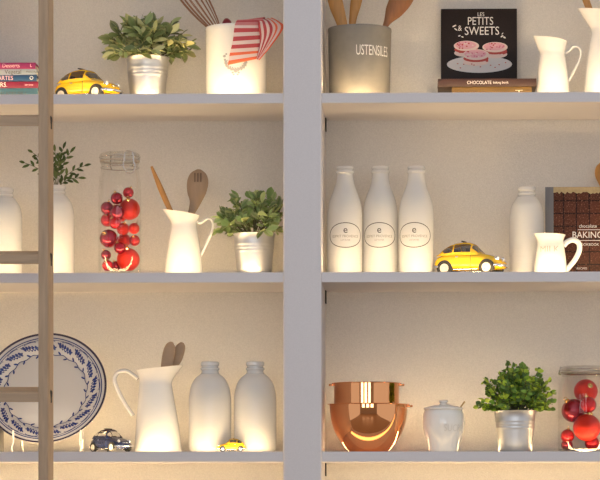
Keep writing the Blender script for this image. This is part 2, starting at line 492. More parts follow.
# ------------------------------------------------------------------ pitchers
def pitcher(name, label, px, Y, row, rows, spout_dir, handle, hr, mat, inner=.9, hflat=1.5, cat='pitcher', seg=64, spow=5):
    """rows: (r px, y px, centre shift px, spout px, lift px)"""
    t = thing(name, label, cat, place(px, Y, row)); m = M(Y)
    sd = 0 if spout_dir > 0 else pi
    base = hgt(0, Y, row)
    R = [(0, 0, 0, 0, 0)]
    r0 = rows[0][0] * m
    R += [(r0 * .9, 0, rows[0][2] * m, 0, 0), (r0 * .975, .0015, rows[0][2] * m, 0, 0)]
    pts = [(r * m, hgt(y, Y, row), c * m, s * m, l * m) for r, y, c, s, l in rows]
    pts[0] = (pts[0][0], .006) + pts[0][2:]
    # smooth through rows
    n = 5; fine = []
    P = [pts[0]] + pts + [pts[-1]]
    for i in range(1, len(P) - 2):
        for k in range(n):
            u = k / n; a, b, c, d = P[i - 1], P[i], P[i + 1], P[i + 2]
            fine.append(tuple(.5 * ((2 * b[j]) + (c[j] - a[j]) * u + (2 * a[j] - 5 * b[j] + 4 * c[j] - d[j]) * u * u + (3 * b[j] - a[j] - 3 * c[j] + d[j]) * u ** 3) for j in range(5)))
    fine.append(pts[-1])
    R += fine
    e = pts[-1]
    R.append((e[0] + .0006, e[1] + .0008, e[2], e[3], e[4])); R.append((e[0] - .0012, e[1] + .0010, e[2], e[3], e[4]))
    for q in reversed(fine[-22:]): R.append((max(q[0] - .0022, .002), q[1] - .0006, q[2], q[3], q[4]))
    R.append((0, R[-1][1], R[-1][2], 0, 0))
    def f(row_, a):
        r, z, c, s, l = row_
        q = max(0, cos(a - sd)) ** spow
        rr = r + s * q
        if r == 0: return (c, 0, z)
        return (c + rr * cos(a), rr * sin(a), z + l * cos(a - sd) + (abs(l) * .5 * q))
    link('body', rev(R, seg, f), mat, t)
    c0 = place(px, Y, row)
    hp = []
    for hx, hy in handle:
        p = at(hx, hy, Y); hp.append((p.x - c0.x, 0, p.z - c0.z))
    link('handle', tube(smooth_path(hp, 8), hr * m, 12, flat=hflat), mat, t)
    return t

pitcher('pitcher', 'white enamel pitcher holding wooden utensils on the middle shelf', 184, .12, 1,
        [(19.3, 272, 0, 0, 0), (18.2, 262, 0, 0, 0), (15.6, 243, 0, 0, 0), (13.0, 228, 0, 0, 0), (12.7, 223, 0, .3, 0), (14.0, 218.5, -.2, 2, 1.2), (16.2, 213.5, -.6, 4.5, 2.6)], -1,
        [(196.5, 222), (201, 222.5), (206, 219), (211, 219.5), (213, 226), (210, 236), (205, 247), (200, 257)], 1.5, ENAM)
pitcher('pitcher', 'large white enamel pitcher with its handle at left, on the lower shelf', 158, .105, 2,
        [(23.9, 452, 0, 0, 0), (23.2, 443, 0, 0, 0), (20.6, 418, -1, 0, 0), (17.0, 390, -2.3, 0, 0), (16.2, 382, -2.6, .5, 0), (17.5, 376, -2.2, 3, 1), (20.6, 369, -1.5, 6, 2.2)], 1,
        [(138, 379), (133, 375), (126, 371), (118, 372.5), (114.6, 379), (117, 388), (124, 402), (133, 415.5)], 2.1, ENAM)
pitcher('pitcher', 'small white pitcher on the top shelf beside the stacked cookbooks', 552.8, .12, 0,
        [(16.8, 93, 0, 0, 0), (15.6, 80, 0, 0, 0), (13.4, 62, -.3, 0, 0), (12.3, 55, -.4, .2, 0), (13.2, 50, -.6, 1.5, .8), (14.9, 41.5, -.8, 3.6, 2.3)], -1,
        [(564, 53), (568, 51.5), (573, 47), (578, 47), (581, 51.5), (579.5, 60), (575, 69), (568.5, 81)], 1.35, ENAM)
pitcher('pitcher', 'tall white pitcher cut off at the right end of the top shelf', 607.5, .12, 0,
        [(23.5, 93, 0, 0, 0), (21.8, 74, 0, 0, 0), (17.6, 46, -.4, 0, 0), (15.4, 33, -.5, .3, 0), (17.0, 26, -.8, 3, 1.2), (21, 15.5, -1.2, 7, 3.0)], -1,
        [(622, 32), (630, 30), (640, 22), (647, 24), (647, 38), (640, 54), (630, 72)], 2, ENAM)
jug = pitcher('milk_jug', 'small white ceramic milk jug in front of the baking book', 550.6, .085, 1,
        [(16.2, 272, 0, 0, 0), (16.0, 266, 0, 0, 0), (14.6, 254, 0, 0, 0), (13.0, 244, 0, .2, 0), (13.2, 240, 0, .8, .1), (14.8, 236, 0, 1.5, .5)], -1,
        [(563.5, 246), (567, 242), (573, 240), (578.5, 243), (579.4, 250), (575.5, 259), (570, 266), (566, 271)], 2.7, CERAM, hflat=1.2, cat='jug')
mj = M(.085)
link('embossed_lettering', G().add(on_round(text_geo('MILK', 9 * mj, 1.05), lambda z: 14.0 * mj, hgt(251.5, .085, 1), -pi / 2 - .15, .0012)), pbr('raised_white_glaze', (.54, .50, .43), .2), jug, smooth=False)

# ------------------------------------------------------------------ crock, zinc pot
def simple_pot(name, label, cat, px, Y, row, rb, rt, top, mat, lipr=.6, wall=1.6, part='body'):
    t = thing(name, label, cat, place(px, Y, row)); m = M(Y); h = hgt(top, Y, row)
    p = [(0, 0), (rb * m * .95, 0), (rb * m, .003), (rt * m, h - 3.5 * m), ((rt + lipr) * m, h - 2.6 * m), ((rt + lipr) * m, h - .6 * m), ((rt + lipr * .5) * m, h), ((rt - wall) * m, h), ((rt - wall - .6) * m, h - 2 * m), ((rb - wall) * m, .006), (0, .006)]
    link(part, rev(p, 72), mat, t)
    return t, h, m
YC = .125
crock, hC, mC = simple_pot('utensil_crock', 'large white ceramic crock holding a whisk, with a striped towel over its rim', 'crock', 236.2, YC, 0, 30.3, 30.6, 28.5, CERAM)
g = G()
zc = hgt(66, YC, 0); a0 = -pi / 2 + .05
for k in range(11):                                   # raised garland
    a = pi + k * pi / 10
    x = 10.5 * mC * cos(a); y = 9 * mC * sin(a)
    g.add(on_round(ell2d(x, y, 2.5 * mC, 1.0 * mC, 14, a + pi / 2 + .5), 30.6 * mC, zc, a0, .0007))
    g.add(on_round(ell2d(x * .86, y * .84, 1.6 * mC, .7 * mC, 12, a + pi / 2 - .6), 30.6 * mC, zc, a0, .0007))
for dx, dy, r in ((0, -10.5, 1.6), (-3, -11.5, 1.2), (3, -11.5, 1.2), (-2, -13.5, 1), (2, -13.5, 1), (-11, 1.5, 1.3), (-11.5, 5, 1.6), (-9.5, 7, 1.1)):
    g.add(on_round(ell2d(dx * mC, dy * mC, r * mC, r * .8 * mC, 12), 30.6 * mC, zc, a0, .0009))
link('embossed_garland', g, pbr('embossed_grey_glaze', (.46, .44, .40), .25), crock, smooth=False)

YU = .115
zpot, hU, mU = simple_pot('utensil_pot', 'grey metal utensil pot lettered in white beside the upright', 'pot', 359.6, YU, 0, 30.2, 31.6, 30, ZINC, .35, 1.0)
g = G().add(on_round(text_geo('USTENSILES', 14.5 * mU, .50), lambda z: 31.2 * mU, hgt(56, YU, 0), -pi / 2 + .50))
link('painted_lettering', g, WHITEP, zpot, smooth=False)

# sugar jar
YS = .105; mS = M(YS)
sj = thing('sugar_jar', 'white lidded sugar jar next to the copper bowls', 'jar', place(443.5, YS, 2))
body = [(14.8, 451), (16.0, 446), (19.4, 434), (20.9, 424), (20.3, 415), (18.6, 410.5)]
bp = smooth_prof(profile_px(body, YS, 2), 5); bp[0] = (bp[0][0], .002)
def rsug(z):
    for (a, b), (c, d) in zip(bp, bp[1:]):
        if b <= z <= d: return a + (c - a) * (z - b) / (d - b)
    return bp[-1][0]
link('body', rev([(0, 0), (bp[0][0] * .94, 0)] + bp + [(18.0 * mS, hgt(410, YS, 2))], 56), CERAM, sj)
lid = [(0, 410.2), (19.4, 410.2), (19.9, 409.2), (19.2, 408.2), (15, 407), (9, 405.6), (4, 405), (3, 404.2), (2.6, 403.2)]
sl_ = link('lid', rev([(r * mS, hgt(y, YS, 2)) for r, y in lid], 48), CERAM, sj)
kn = [(2.6, 404.4), (2.8, 403.4), (4.4, 402.6), (4.6, 401.4), (3.6, 400.6), (0, 400.4)]
link('knob', rev([(r * mS, hgt(y, YS, 2)) for r, y in kn], 28), CERAM, sl_)
g = G().add(on_round(text_geo('SUCRE', 9.5 * mS, .8), rsug, hgt(429, YS, 2), -pi / 2 + .55, .0008))
link('embossed_lettering', g, pbr('raised_grey_white_glaze', (.74, .70, .63), .2), sj, smooth=False)
p0 = at(457, 412, YS); p1 = at(464.8, 401.5, YS)
sp = thing('sugar_spoon', 'thin metal spoon handle sticking out from the lidded sugar jar', 'spoon', p0)
link('handle', tube([(-.006, .0, -.012), (0, 0, 0), tuple(p1 - p0)], [.0012, .0014, .0019], 8), pbr('old_brass', (.45, .33, .16), .35, metal=.8), sp)

# ------------------------------------------------------------------ plants in metal pots
def leaf(L_, W_, fold=.25, curl=.3, n=5, shape=0):
    v = []; c = []; f = []
    for i in range(n + 1):
        t = i / n
        w = W_ * (sin(pi * t ** (1.25 if shape == 0 else 1.0)) ** .75 if 0 < t < 1 else .06)
        x = L_ * t; z = -curl * L_ * t * t
        v += [Vector((x, 0, z)), Vector((x, w / 2, z + fold * w * .5)), Vector((x, -w / 2, z + fold * w * .5))]
        c += [0, 1, 1]
    for i in range(n):
        a = 3 * i; b = a + 3
        f += [[a, b, b + 1, a + 1], [a, a + 2, b + 2, b]]
    return v, f, c

def frame(d, upv):
    d = d.normalized(); s = upv.cross(d)
    if s.length < 1e-4: s = Vector((0, 1, 0)).cross(d)
    s.normalize(); u = d.cross(s)
    return Matrix((d, s, u)).transposed().to_4x4()

def foliage(rng, dome, n_st, per, L_, W_, cols, edge, edge_amt, base_r, z0, droop=.25, shape=0, start=.35, emin=-8, clip=None, size_var=.3):
    rx, ry, h = dome
    gf = G(); gs = G()
    for s in range(n_st):
        ph = rng.uniform(0, 2 * pi) if s > 8 else 2 * pi * s / 9 + .2
        el = radians(rng.uniform(emin, 88))
        k = rng.uniform(.72, 1.0)
        ce = max(cos(el), 0) ** .6
        tip = Vector((rx * ce * cos(ph) * k, ry * ce * sin(ph) * k, max(h * sin(el), -.012) * k + z0))
        b = Vector((base_r * cos(ph) * rng.uniform(.1, .8) * cos(el), base_r * sin(ph) * rng.uniform(.1, .8) * cos(el), z0 - .006))
        mid = b.lerp(tip, .5) + Vector((0, 0, droop * (tip - b).length * (1 - el / 1.6)))
        path = [b * ((1 - t) ** 2) + mid * (2 * t * (1 - t)) + tip * t * t for t in [i / 8 for i in range(9)]]
        if clip and not all(clip(x) for x in path): continue
        gs.add(tube(path, [.0011 - .0006 * i / 8 for i in range(9)], 5))
        for q in range(per):
            t = start + (1 - start) * (q + 1) / per
            i = min(int(t * 8), 7); p = path[i].lerp(path[i + 1], t * 8 - i)
            d = (path[i + 1] - path[i]).normalized()
            sides = (1, -1) if q < per - 1 else (0, 1, -1)
            for sg in sides:
                side = d.cross(Vector((rng.uniform(-.6, .6), rng.uniform(-.6, .6), 1))).normalized()
                dr = d * rng.uniform(.4, .9) + side * sg * rng.uniform(.7, 1.1) + Vector((0, 0, rng.uniform(-.25, .3)))
                ll = L_ * rng.uniform(1 - size_var, 1 + size_var)
                v, f, ce = leaf(ll, W_ * ll / L_ * rng.uniform(.85, 1.15), rng.uniform(.1, .4), rng.uniform(.05, .45), 5, shape)
                base = rng.choice(cols); j = rng.uniform(.8, 1.9); base = [x * j for x in base]
                ea = edge_amt * rng.uniform(.2, 1.3); ea = min(ea, 1)
                cc = [tuple(base[m_] * (1 - ea * w) + edge[m_] * ea * w for m_ in range(3)) for w in ce]
                upv = Vector((rng.uniform(-.8, .8), rng.uniform(-1.4, .1), rng.uniform(.1, 1))).normalized()
                T = Matrix.Translation(p) @ frame(dr, upv)
                if clip:
                    if not all(clip(T @ x) for x in v): continue
                gf.add((v, f), T=T, col=cc)
    return gf, gs

def pot_plant(label, px, Y, row, rt, rb, top, dome_px, seed, kind, name='potted_plant', clip=None, offx=0):
    t = thing(name, label, 'plant', place(px, Y, row)); m = M(Y); h = hgt(top, Y, row)
    R = lambda u: (rb + (rt - rb) * u) * m
    p = [(0, 0), (R(0) * .96, 0), (R(0), .0015)]
    for u in (.2, .4, .53): p.append((R(u), h * u))
    for u in (.58, .66, .74):
        p += [(R(u - .025), h * (u - .025)), (R(u) + .4 * m, h * u), (R(u + .025), h * (u + .025))]
    p += [(R(.85), h * .85), (R(.965), h * .965), (R(.97) + .35 * m, h * .975), (R(1) + .5 * m, h * .99), (R(1) + .1 * m, h), (R(1) - .6 * m, h * .99), (R(.9) - .8 * m, h * .9), (0, h * .9)]
    link('metal_pot', rev(p, 64), GALV, t, sharp=60)
    link('soil', rev([(0, h * .90), (R(.9) - 1 * m, h * .90), (R(.9) - 1.2 * m, h * .95), (R(.6), h * .985), (0, h * 1.0)], 24), SOIL, t)
    rng = random.Random(seed)
    dome = tuple(d * m for d in dome_px)
    cl = (lambda q: clip(q + t.location)) if clip else None
    if kind == 'sage':
        gf, gs = foliage(rng, dome, 54, 4, 13.5 * m, 6.0 * m, [(.11, .15, .05), (.16, .21, .07), (.22, .27, .11), (.46, .45, .20)], (.62, .58, .32), .30, R(.8), h, .10, 0, .30, 2, cl)
    elif kind == 'variegated':
        gf, gs = foliage(rng, dome, 46, 4, 11.5 * m, 6.4 * m, [(.12, .19, .05), (.17, .25, .07), (.22, .31, .11), (.30, .36, .11)], (.74, .70, .42), .42, R(.8), h, .10, 0, .32, 0, cl)
    else:
        gf, gs = foliage(rng, dome, 96, 7, 5.4 * m, 4.4 * m, [(.06, .12, .025), (.09, .18, .03), (.15, .27, .035), (.34, .45, .04)], (.45, .55, .10), .25, R(.8), h, .06, 1, .30, 2, cl)
    link('foliage', gf, LEAF, t, smooth=True, sharp=80)
    link('stems', gs, STEMM, t)
    return t
inb = lambda q: q.y < D - .004
hx_ = at(214.5, 230, .12).x
inb2 = lambda q: q.y < D - .004 and (q.x > hx_ or abs(q.y - .12) > .008) and (q.x < xdl - .004 or q.y < -.01)
pot_plant('potted plant with broad sage-like leaves on the top shelf', 147.6, .125, 0, 21.5, 17.2, 57.5, (43, 40, 36), 11, 'sage', clip=inb)
pot_plant('potted plant with pale-edged leaves beside the wooden-spoon pitcher', 254.2, .12, 1, 20.8, 17.0, 234, (43, 38, 38), 5, 'variegated', clip=inb2)
pot_plant('bushy small-leaved potted plant on the lower right shelf', 515.2, .125, 2, 20.8, 16.6, 411, (40, 34, 45), 8, 'box', clip=inb)

# sprig in the half hidden bottle
def sprig():
    Y = .12; o = place(56.8, Y, 1); m = M(Y)
    o.z += hgt(186, Y, 1)
    t = thing('leafy_sprig', 'green leafy sprig standing in the milk bottle behind the ladder rail', 'sprig', o)
    rng = random.Random(3); gf = G(); gs = G()
    tips = [(25, 163), (33, 153), (38, 160), (47, 150), (55, 152), (63, 149), (70, 153), (84, 166), (78, 178), (60, 160), (52, 165)]
    for i, (tx, ty) in enumerate(tips):
        p = at(tx, ty, Y + rng.uniform(-.03, .03)); tip = p - o
        b = Vector((rng.uniform(-.002, .002), rng.uniform(-.002, .002), -.02))
        mid = Vector((b.x * .4 + tip.x * .12, tip.y * .15, .010 + tip.z * .45))
        path = [b * ((1 - u) ** 2) + mid * (2 * u * (1 - u)) + tip * u * u for u in [k / 10 for k in range(11)]]
        gs.add(tube(path, .0007, 5))
        for q in range(8):
            u = .28 + .72 * (q + 1) / 8; k = min(int(u * 10), 9)
            p = path[k].lerp(path[k + 1], u * 10 - k); d = (path[k + 1] - path[k]).normalized()
            sg = 1 if q % 2 else -1
            if q == 7: sg = 0
            side = Vector((d.z, 0, -d.x)) + Vector((0, rng.uniform(-.5, .5), 0))
            dr = d * .9 + side * sg * rng.uniform(.6, 1.0)
            v, f, c = leaf(7.5 * m * rng.uniform(.8, 1.2), 3.0 * m, .2, .15, 5, 1)
            col = rng.choice([(.045, .075, .012), (.07, .11, .02), (.12, .16, .04)])
            gf.add((v, f), T=Matrix.Translation(p) @ frame(dr, Vector((rng.uniform(-.4, .4), -1, .3))), col=[col] * len(v))
    link('foliage', gf, LEAF, t, sharp=80); link('stems', gs, STEMM, t)
sprig()

# ------------------------------------------------------------------ glass jars with baubles
def glass_jar(label, px, Y, row, R, top, neck_r, sh_y, lid_y, rows, clip_x):
    t = thing('glass_jar', label, 'jar', place(px, Y, row)); m = M(Y)
    z = lambda y: hgt(y, Y, row)
    p = [(0, .0006), (R * .86 * m, .0006), (R * .95 * m, .002), (R * m, .008), (R * m, z(sh_y + 16)), (R * .97 * m, z(sh_y + 8)), (neck_r * 1.02 * m, z(sh_y)), (neck_r * m, z(sh_y - 3)), (neck_r * m, z(lid_y + 3)), ((neck_r + 1) * m, z(lid_y + 1.5)), ((neck_r + 1) * m, z(lid_y)), ((neck_r - 2) * m, z(lid_y))]
    link('glass_body', rev(p, 64), GLASS, t, sharp=60)
    b = [(0, .0012), (R * .82 * m, .0012), (R * .90 * m, .004), (R * .93 * m, .0085), (R * .86 * m, .0065), (0, .005)]
    link('thick_base', rev(b, 48), GLASS if R < 23 else GLASST, t, sharp=60)
    l = [(0, z(lid_y - .8)), ((neck_r - .5) * m, z(lid_y - .8)), ((neck_r + 1.6) * m, z(lid_y - 1.2)), ((neck_r + 1.8) * m, z(top + 2)), ((neck_r + .8) * m, z(top + .8)), ((neck_r - 1) * m, z(top)), (0, z(top + .4))]
    ld = link('glass_lid', rev(l, 56), GLASST, t, sharp=50)
    gk = [((neck_r - 1) * m, z(lid_y)), ((neck_r + 1.5) * m, z(lid_y)), ((neck_r + 1.5) * m, z(lid_y - 1.1)), ((neck_r - 1) * m, z(lid_y - 1.1)), ((neck_r - 1) * m, z(lid_y))]
    link('gasket', rev(gk, 48), pbr('pale_rubber_gasket', (.45, .38, .30), .5), t)
    g = G(); g.add(tube(circle_pts((neck_r + .6) * m, z(sh_y - 4.5), 48), .5 * m, 8, True, up=(0, 0, 1)))
    ca = -pi / 2 + clip_x; C_ = lambda a, r, y: ((r * m) * cos(a), (r * m) * sin(a), z(y))
    rr = neck_r + 2
    for s in (-1, 1):
        g.add(tube(smooth_path([C_(ca + s * .22, rr - 1, sh_y - 4.5), C_(ca + s * .26, rr + 1, lid_y + 3), C_(ca + s * .2, rr + 1, top + 2), C_(ca + s * .1, rr - .5, top - .3)], 6), .55 * m, 8))
        g.add(tube(smooth_path([C_(ca + s * .18, rr + .5, lid_y - 1), C_(ca + s * .30, rr + 2, sh_y - 5), C_(ca + s * .16, rr + 2.5, sh_y + 2), C_(ca, rr + 2.5, sh_y + 3)], 6), .55 * m, 8))
    g.add(tube([C_(ca + s * .1, rr - .5, top - .3) for s in (-1, 0, 1)], .6 * m, 8))
    cb = ca + pi
    g.add(tube(smooth_path([C_(cb, rr - 1, sh_y - 4.5), C_(cb, rr + 2, lid_y), C_(cb, rr, top)], 6), .8 * m, 8))
    g.add(tube(circle_pts((neck_r + 1.9) * m, z((lid_y + top) / 2), 48), .45 * m, 8, True, up=(0, 0, 1)))
    link('wire_clasp', g, STEEL, t)
    return t

def bauble(label, p, r, kind, rng, group, photo=None):
    t = thing('bauble', label, 'bauble', p, 0, group, rot=((rng.uniform(-.3, .15), rng.uniform(-.5, .5), 0) if p.y < .118 or .17 < p.y < .2 else (rng.uniform(.2, 1.1), rng.uniform(-.7, .7), 0)))
    link('ball', rev([(r * sin(pi * i / 18), -r * cos(pi * i / 18)) for i in range(19)], 36), {'s': REDC, 'd': REDM, 'g': REDG}[kind], t, sharp=180)
    c = r * .22
    cap = link('cap', rev([(c, r * .955), (c, r * 1.10), (c * .7, r * 1.14), (0, r * 1.15)], 16), GOLD, t)
    link('ring', tube([(c * .55 * cos(a), 0, r * 1.15 + c * .5 + c * .55 * sin(a)) for a in [2 * pi * k / 14 for k in range(14)]], c * .13, 6, True), GOLD, cap)

YJ = .12
glass_jar('tall clip-top glass jar of small red baubles on the middle shelf', 119.8, YJ, 1, 21.4, 153, 18.6, 172, 161.5, None, .55)
YK = .203
glass_jar('wide clip-top glass jar of red baubles at the right end of the lower shelf', 583.5, YK, 2, 25.2, 367, 21.6, 379, 374, None, 1.2)
# (px, py, r px, depth offset px, finish, label)
BA = [(128.3, 192.7, 5.54, 0.91, 's', 'small shiny red bauble at the very top of the tall jar'),
      (116.7, 198.3, 6.14, -10.75, 'd', 'small dark crimson bauble at upper left of the tall jar pile'),
      (129.4, 209.3, 10.69, 0.33, 'g', 'large bright red glitter bauble in the upper right of the tall jar'),
      (107, 208, 6.53, -4.33, 'd', 'dark red bauble against the left glass, highest on that side of the tall jar'),
      (117.3, 212, 7.13, -12.97, 'd', 'dark crimson bauble in front, just below the upper left one in the tall jar'),
      (107.5, 220, 6.93, 5.32, 's', 'shiny red bauble against the left glass, second down in the tall jar'),
      (115, 223, 5.94, -5.81, 's', 'shiny red bauble in front at mid height, left of centre in the tall jar'),
      (123, 229, 6.43, 1.93, 'g', 'glittery red bauble at the centre of the tall jar'),
      (134, 228.5, 5.54, -4.18, 'g', 'small glittery red bauble against the right glass at mid height of the tall jar'),
      (108.7, 238.5, 9.21, -0.27, 'd', 'large dark shiny bauble with a bright highlight, lower left of the tall jar'),
      (124, 240.5, 6.93, 9.33, 'g', 'glittery bauble set back, just above the largest one in the tall jar'),
      (134.6, 240.5, 5.54, -0.47, 's', 'small red bauble against the right glass, above the largest one in the tall jar'),
      (128.3, 259.5, 11.48, -0.89, 'g', 'largest orange-red glitter bauble at the bottom right of the tall jar'),
      (106, 255, 5.15, 2.62, 'd', 'small crimson bauble at the lower left glass, one above the jar floor'),
      (107.5, 265.5, 5.54, -6.07, 's', 'small shiny bauble on the floor of the tall jar at left'),
      (116, 266, 5.15, 8.79, 'd', 'small dark bauble on the tall jar floor, behind and left of the largest'),
      (120.6, 215.9, 6.43, 13.88, 's', 'red bauble at the back of the tall jar behind the upper crimson ones'),
      (120, 248, 5.94, -11.57, 'd', 'dark bauble in front, left of the largest one in the tall jar')]
BB = [(585.8, 391.1, 11.88, 11.37, 'g', 'large glittery red bauble at the top of the wide jar'),
      (573.2, 410.7, 11.88, 5.27, 'd', 'large dark purplish-red shiny bauble at middle left of the wide jar'),
      (586.7, 427.5, 13.66, -9.28, 'g', 'largest orange-red glitter bauble at the front of the wide jar'),
      (588, 405, 8.41, -8.24, 's', 'medium shiny red bauble squeezed between the upper glitter baubles of the wide jar'),
      (567.5, 436, 6.93, -3.64, 's', 'small shiny red bauble at lower left glass of the wide jar'),
      (567, 444.8, 5.94, 6.14, 'd', 'small dark red bauble on the wide jar floor at far left'),
      (592, 443, 7.42, 4.7, 's', 'red bauble on the wide jar floor beneath the largest glitter bauble')]
def fill(cx, Y, row, rows, seed, group):
    rng = random.Random(seed); m = M(Y)
    for px, py, r, dy, k, lab in rows:
        a = at(px, py, Y + dy * m)
        bauble(lab, a, r * m, k, rng, group)
fill(119.8, YJ, 1, BA, 1, 'red baubles in the tall jar')
fill(583.5, YK, 2, BB, 2, 'red baubles in the wide jar')

# ------------------------------------------------------------------ copper bowls
def bowl(label, px, Y, row, prof, z0, part_off):
    t = thing('mixing_bowl', label, 'bowl', place(px, Y, row) + Vector((0, 0, z0)), 0, 'nested copper bowls'); m = M(Y)
    p = smooth_prof(prof, 6)
    rt = p[-1][0]; zt = p[-1][1]
    out = [(0, 0), (p[0][0] * .7, 0)] + p + [(rt + .0045, zt + .0004), (rt + .005, zt + .0012), (rt + .004, zt + .002), (rt - .001, zt + .0016)]
    link('bowl_body', rev(out, 96), COPPER, t, sharp=45)
    inn = [(max(r - .0012, .001), z + .0012) for r, z in p]
    link('bowl_lining', rev([(0, inn[0][1])] + inn + [(rt, zt + .0016)], 96), COPPERIN, t)
    for s in part_off:
        link('rim_tab', G().add(box(-.006, .006, -.009, .009, -.0045, .0004, .0008), T=Matrix.Rotation(s, 4, 'Z') @ Matrix.Translation((rt + .005, 0, zt))), COPPER, t)
YB = .105; mB = M(YB)
hB = hgt(405.5, YB, 2)
bowl('large copper mixing bowl on the shelf, with a smaller one nested in it', 368.6, YB, 2,
     [(17 * mB, .0), (20 * mB, .0025), (27.5 * mB, .021), (33.6 * mB, .044), (37.2 * mB, .068), (38.6 * mB, .090), (39.0 * mB, hB)], 0, (.12,))
h2 = hgt(384.3, YB, 2); z2 = .050
bowl('smaller copper mixing bowl nested inside the large copper one', 366.6, YB, 2,
     [(15 * mB, 0), (18 * mB, .002), (25 * mB, .012), (30.4 * mB, .028), (32.4 * mB, .045), (32.6 * mB, .075), (32.8 * mB, h2 - z2)], z2, (.15, pi - .1))

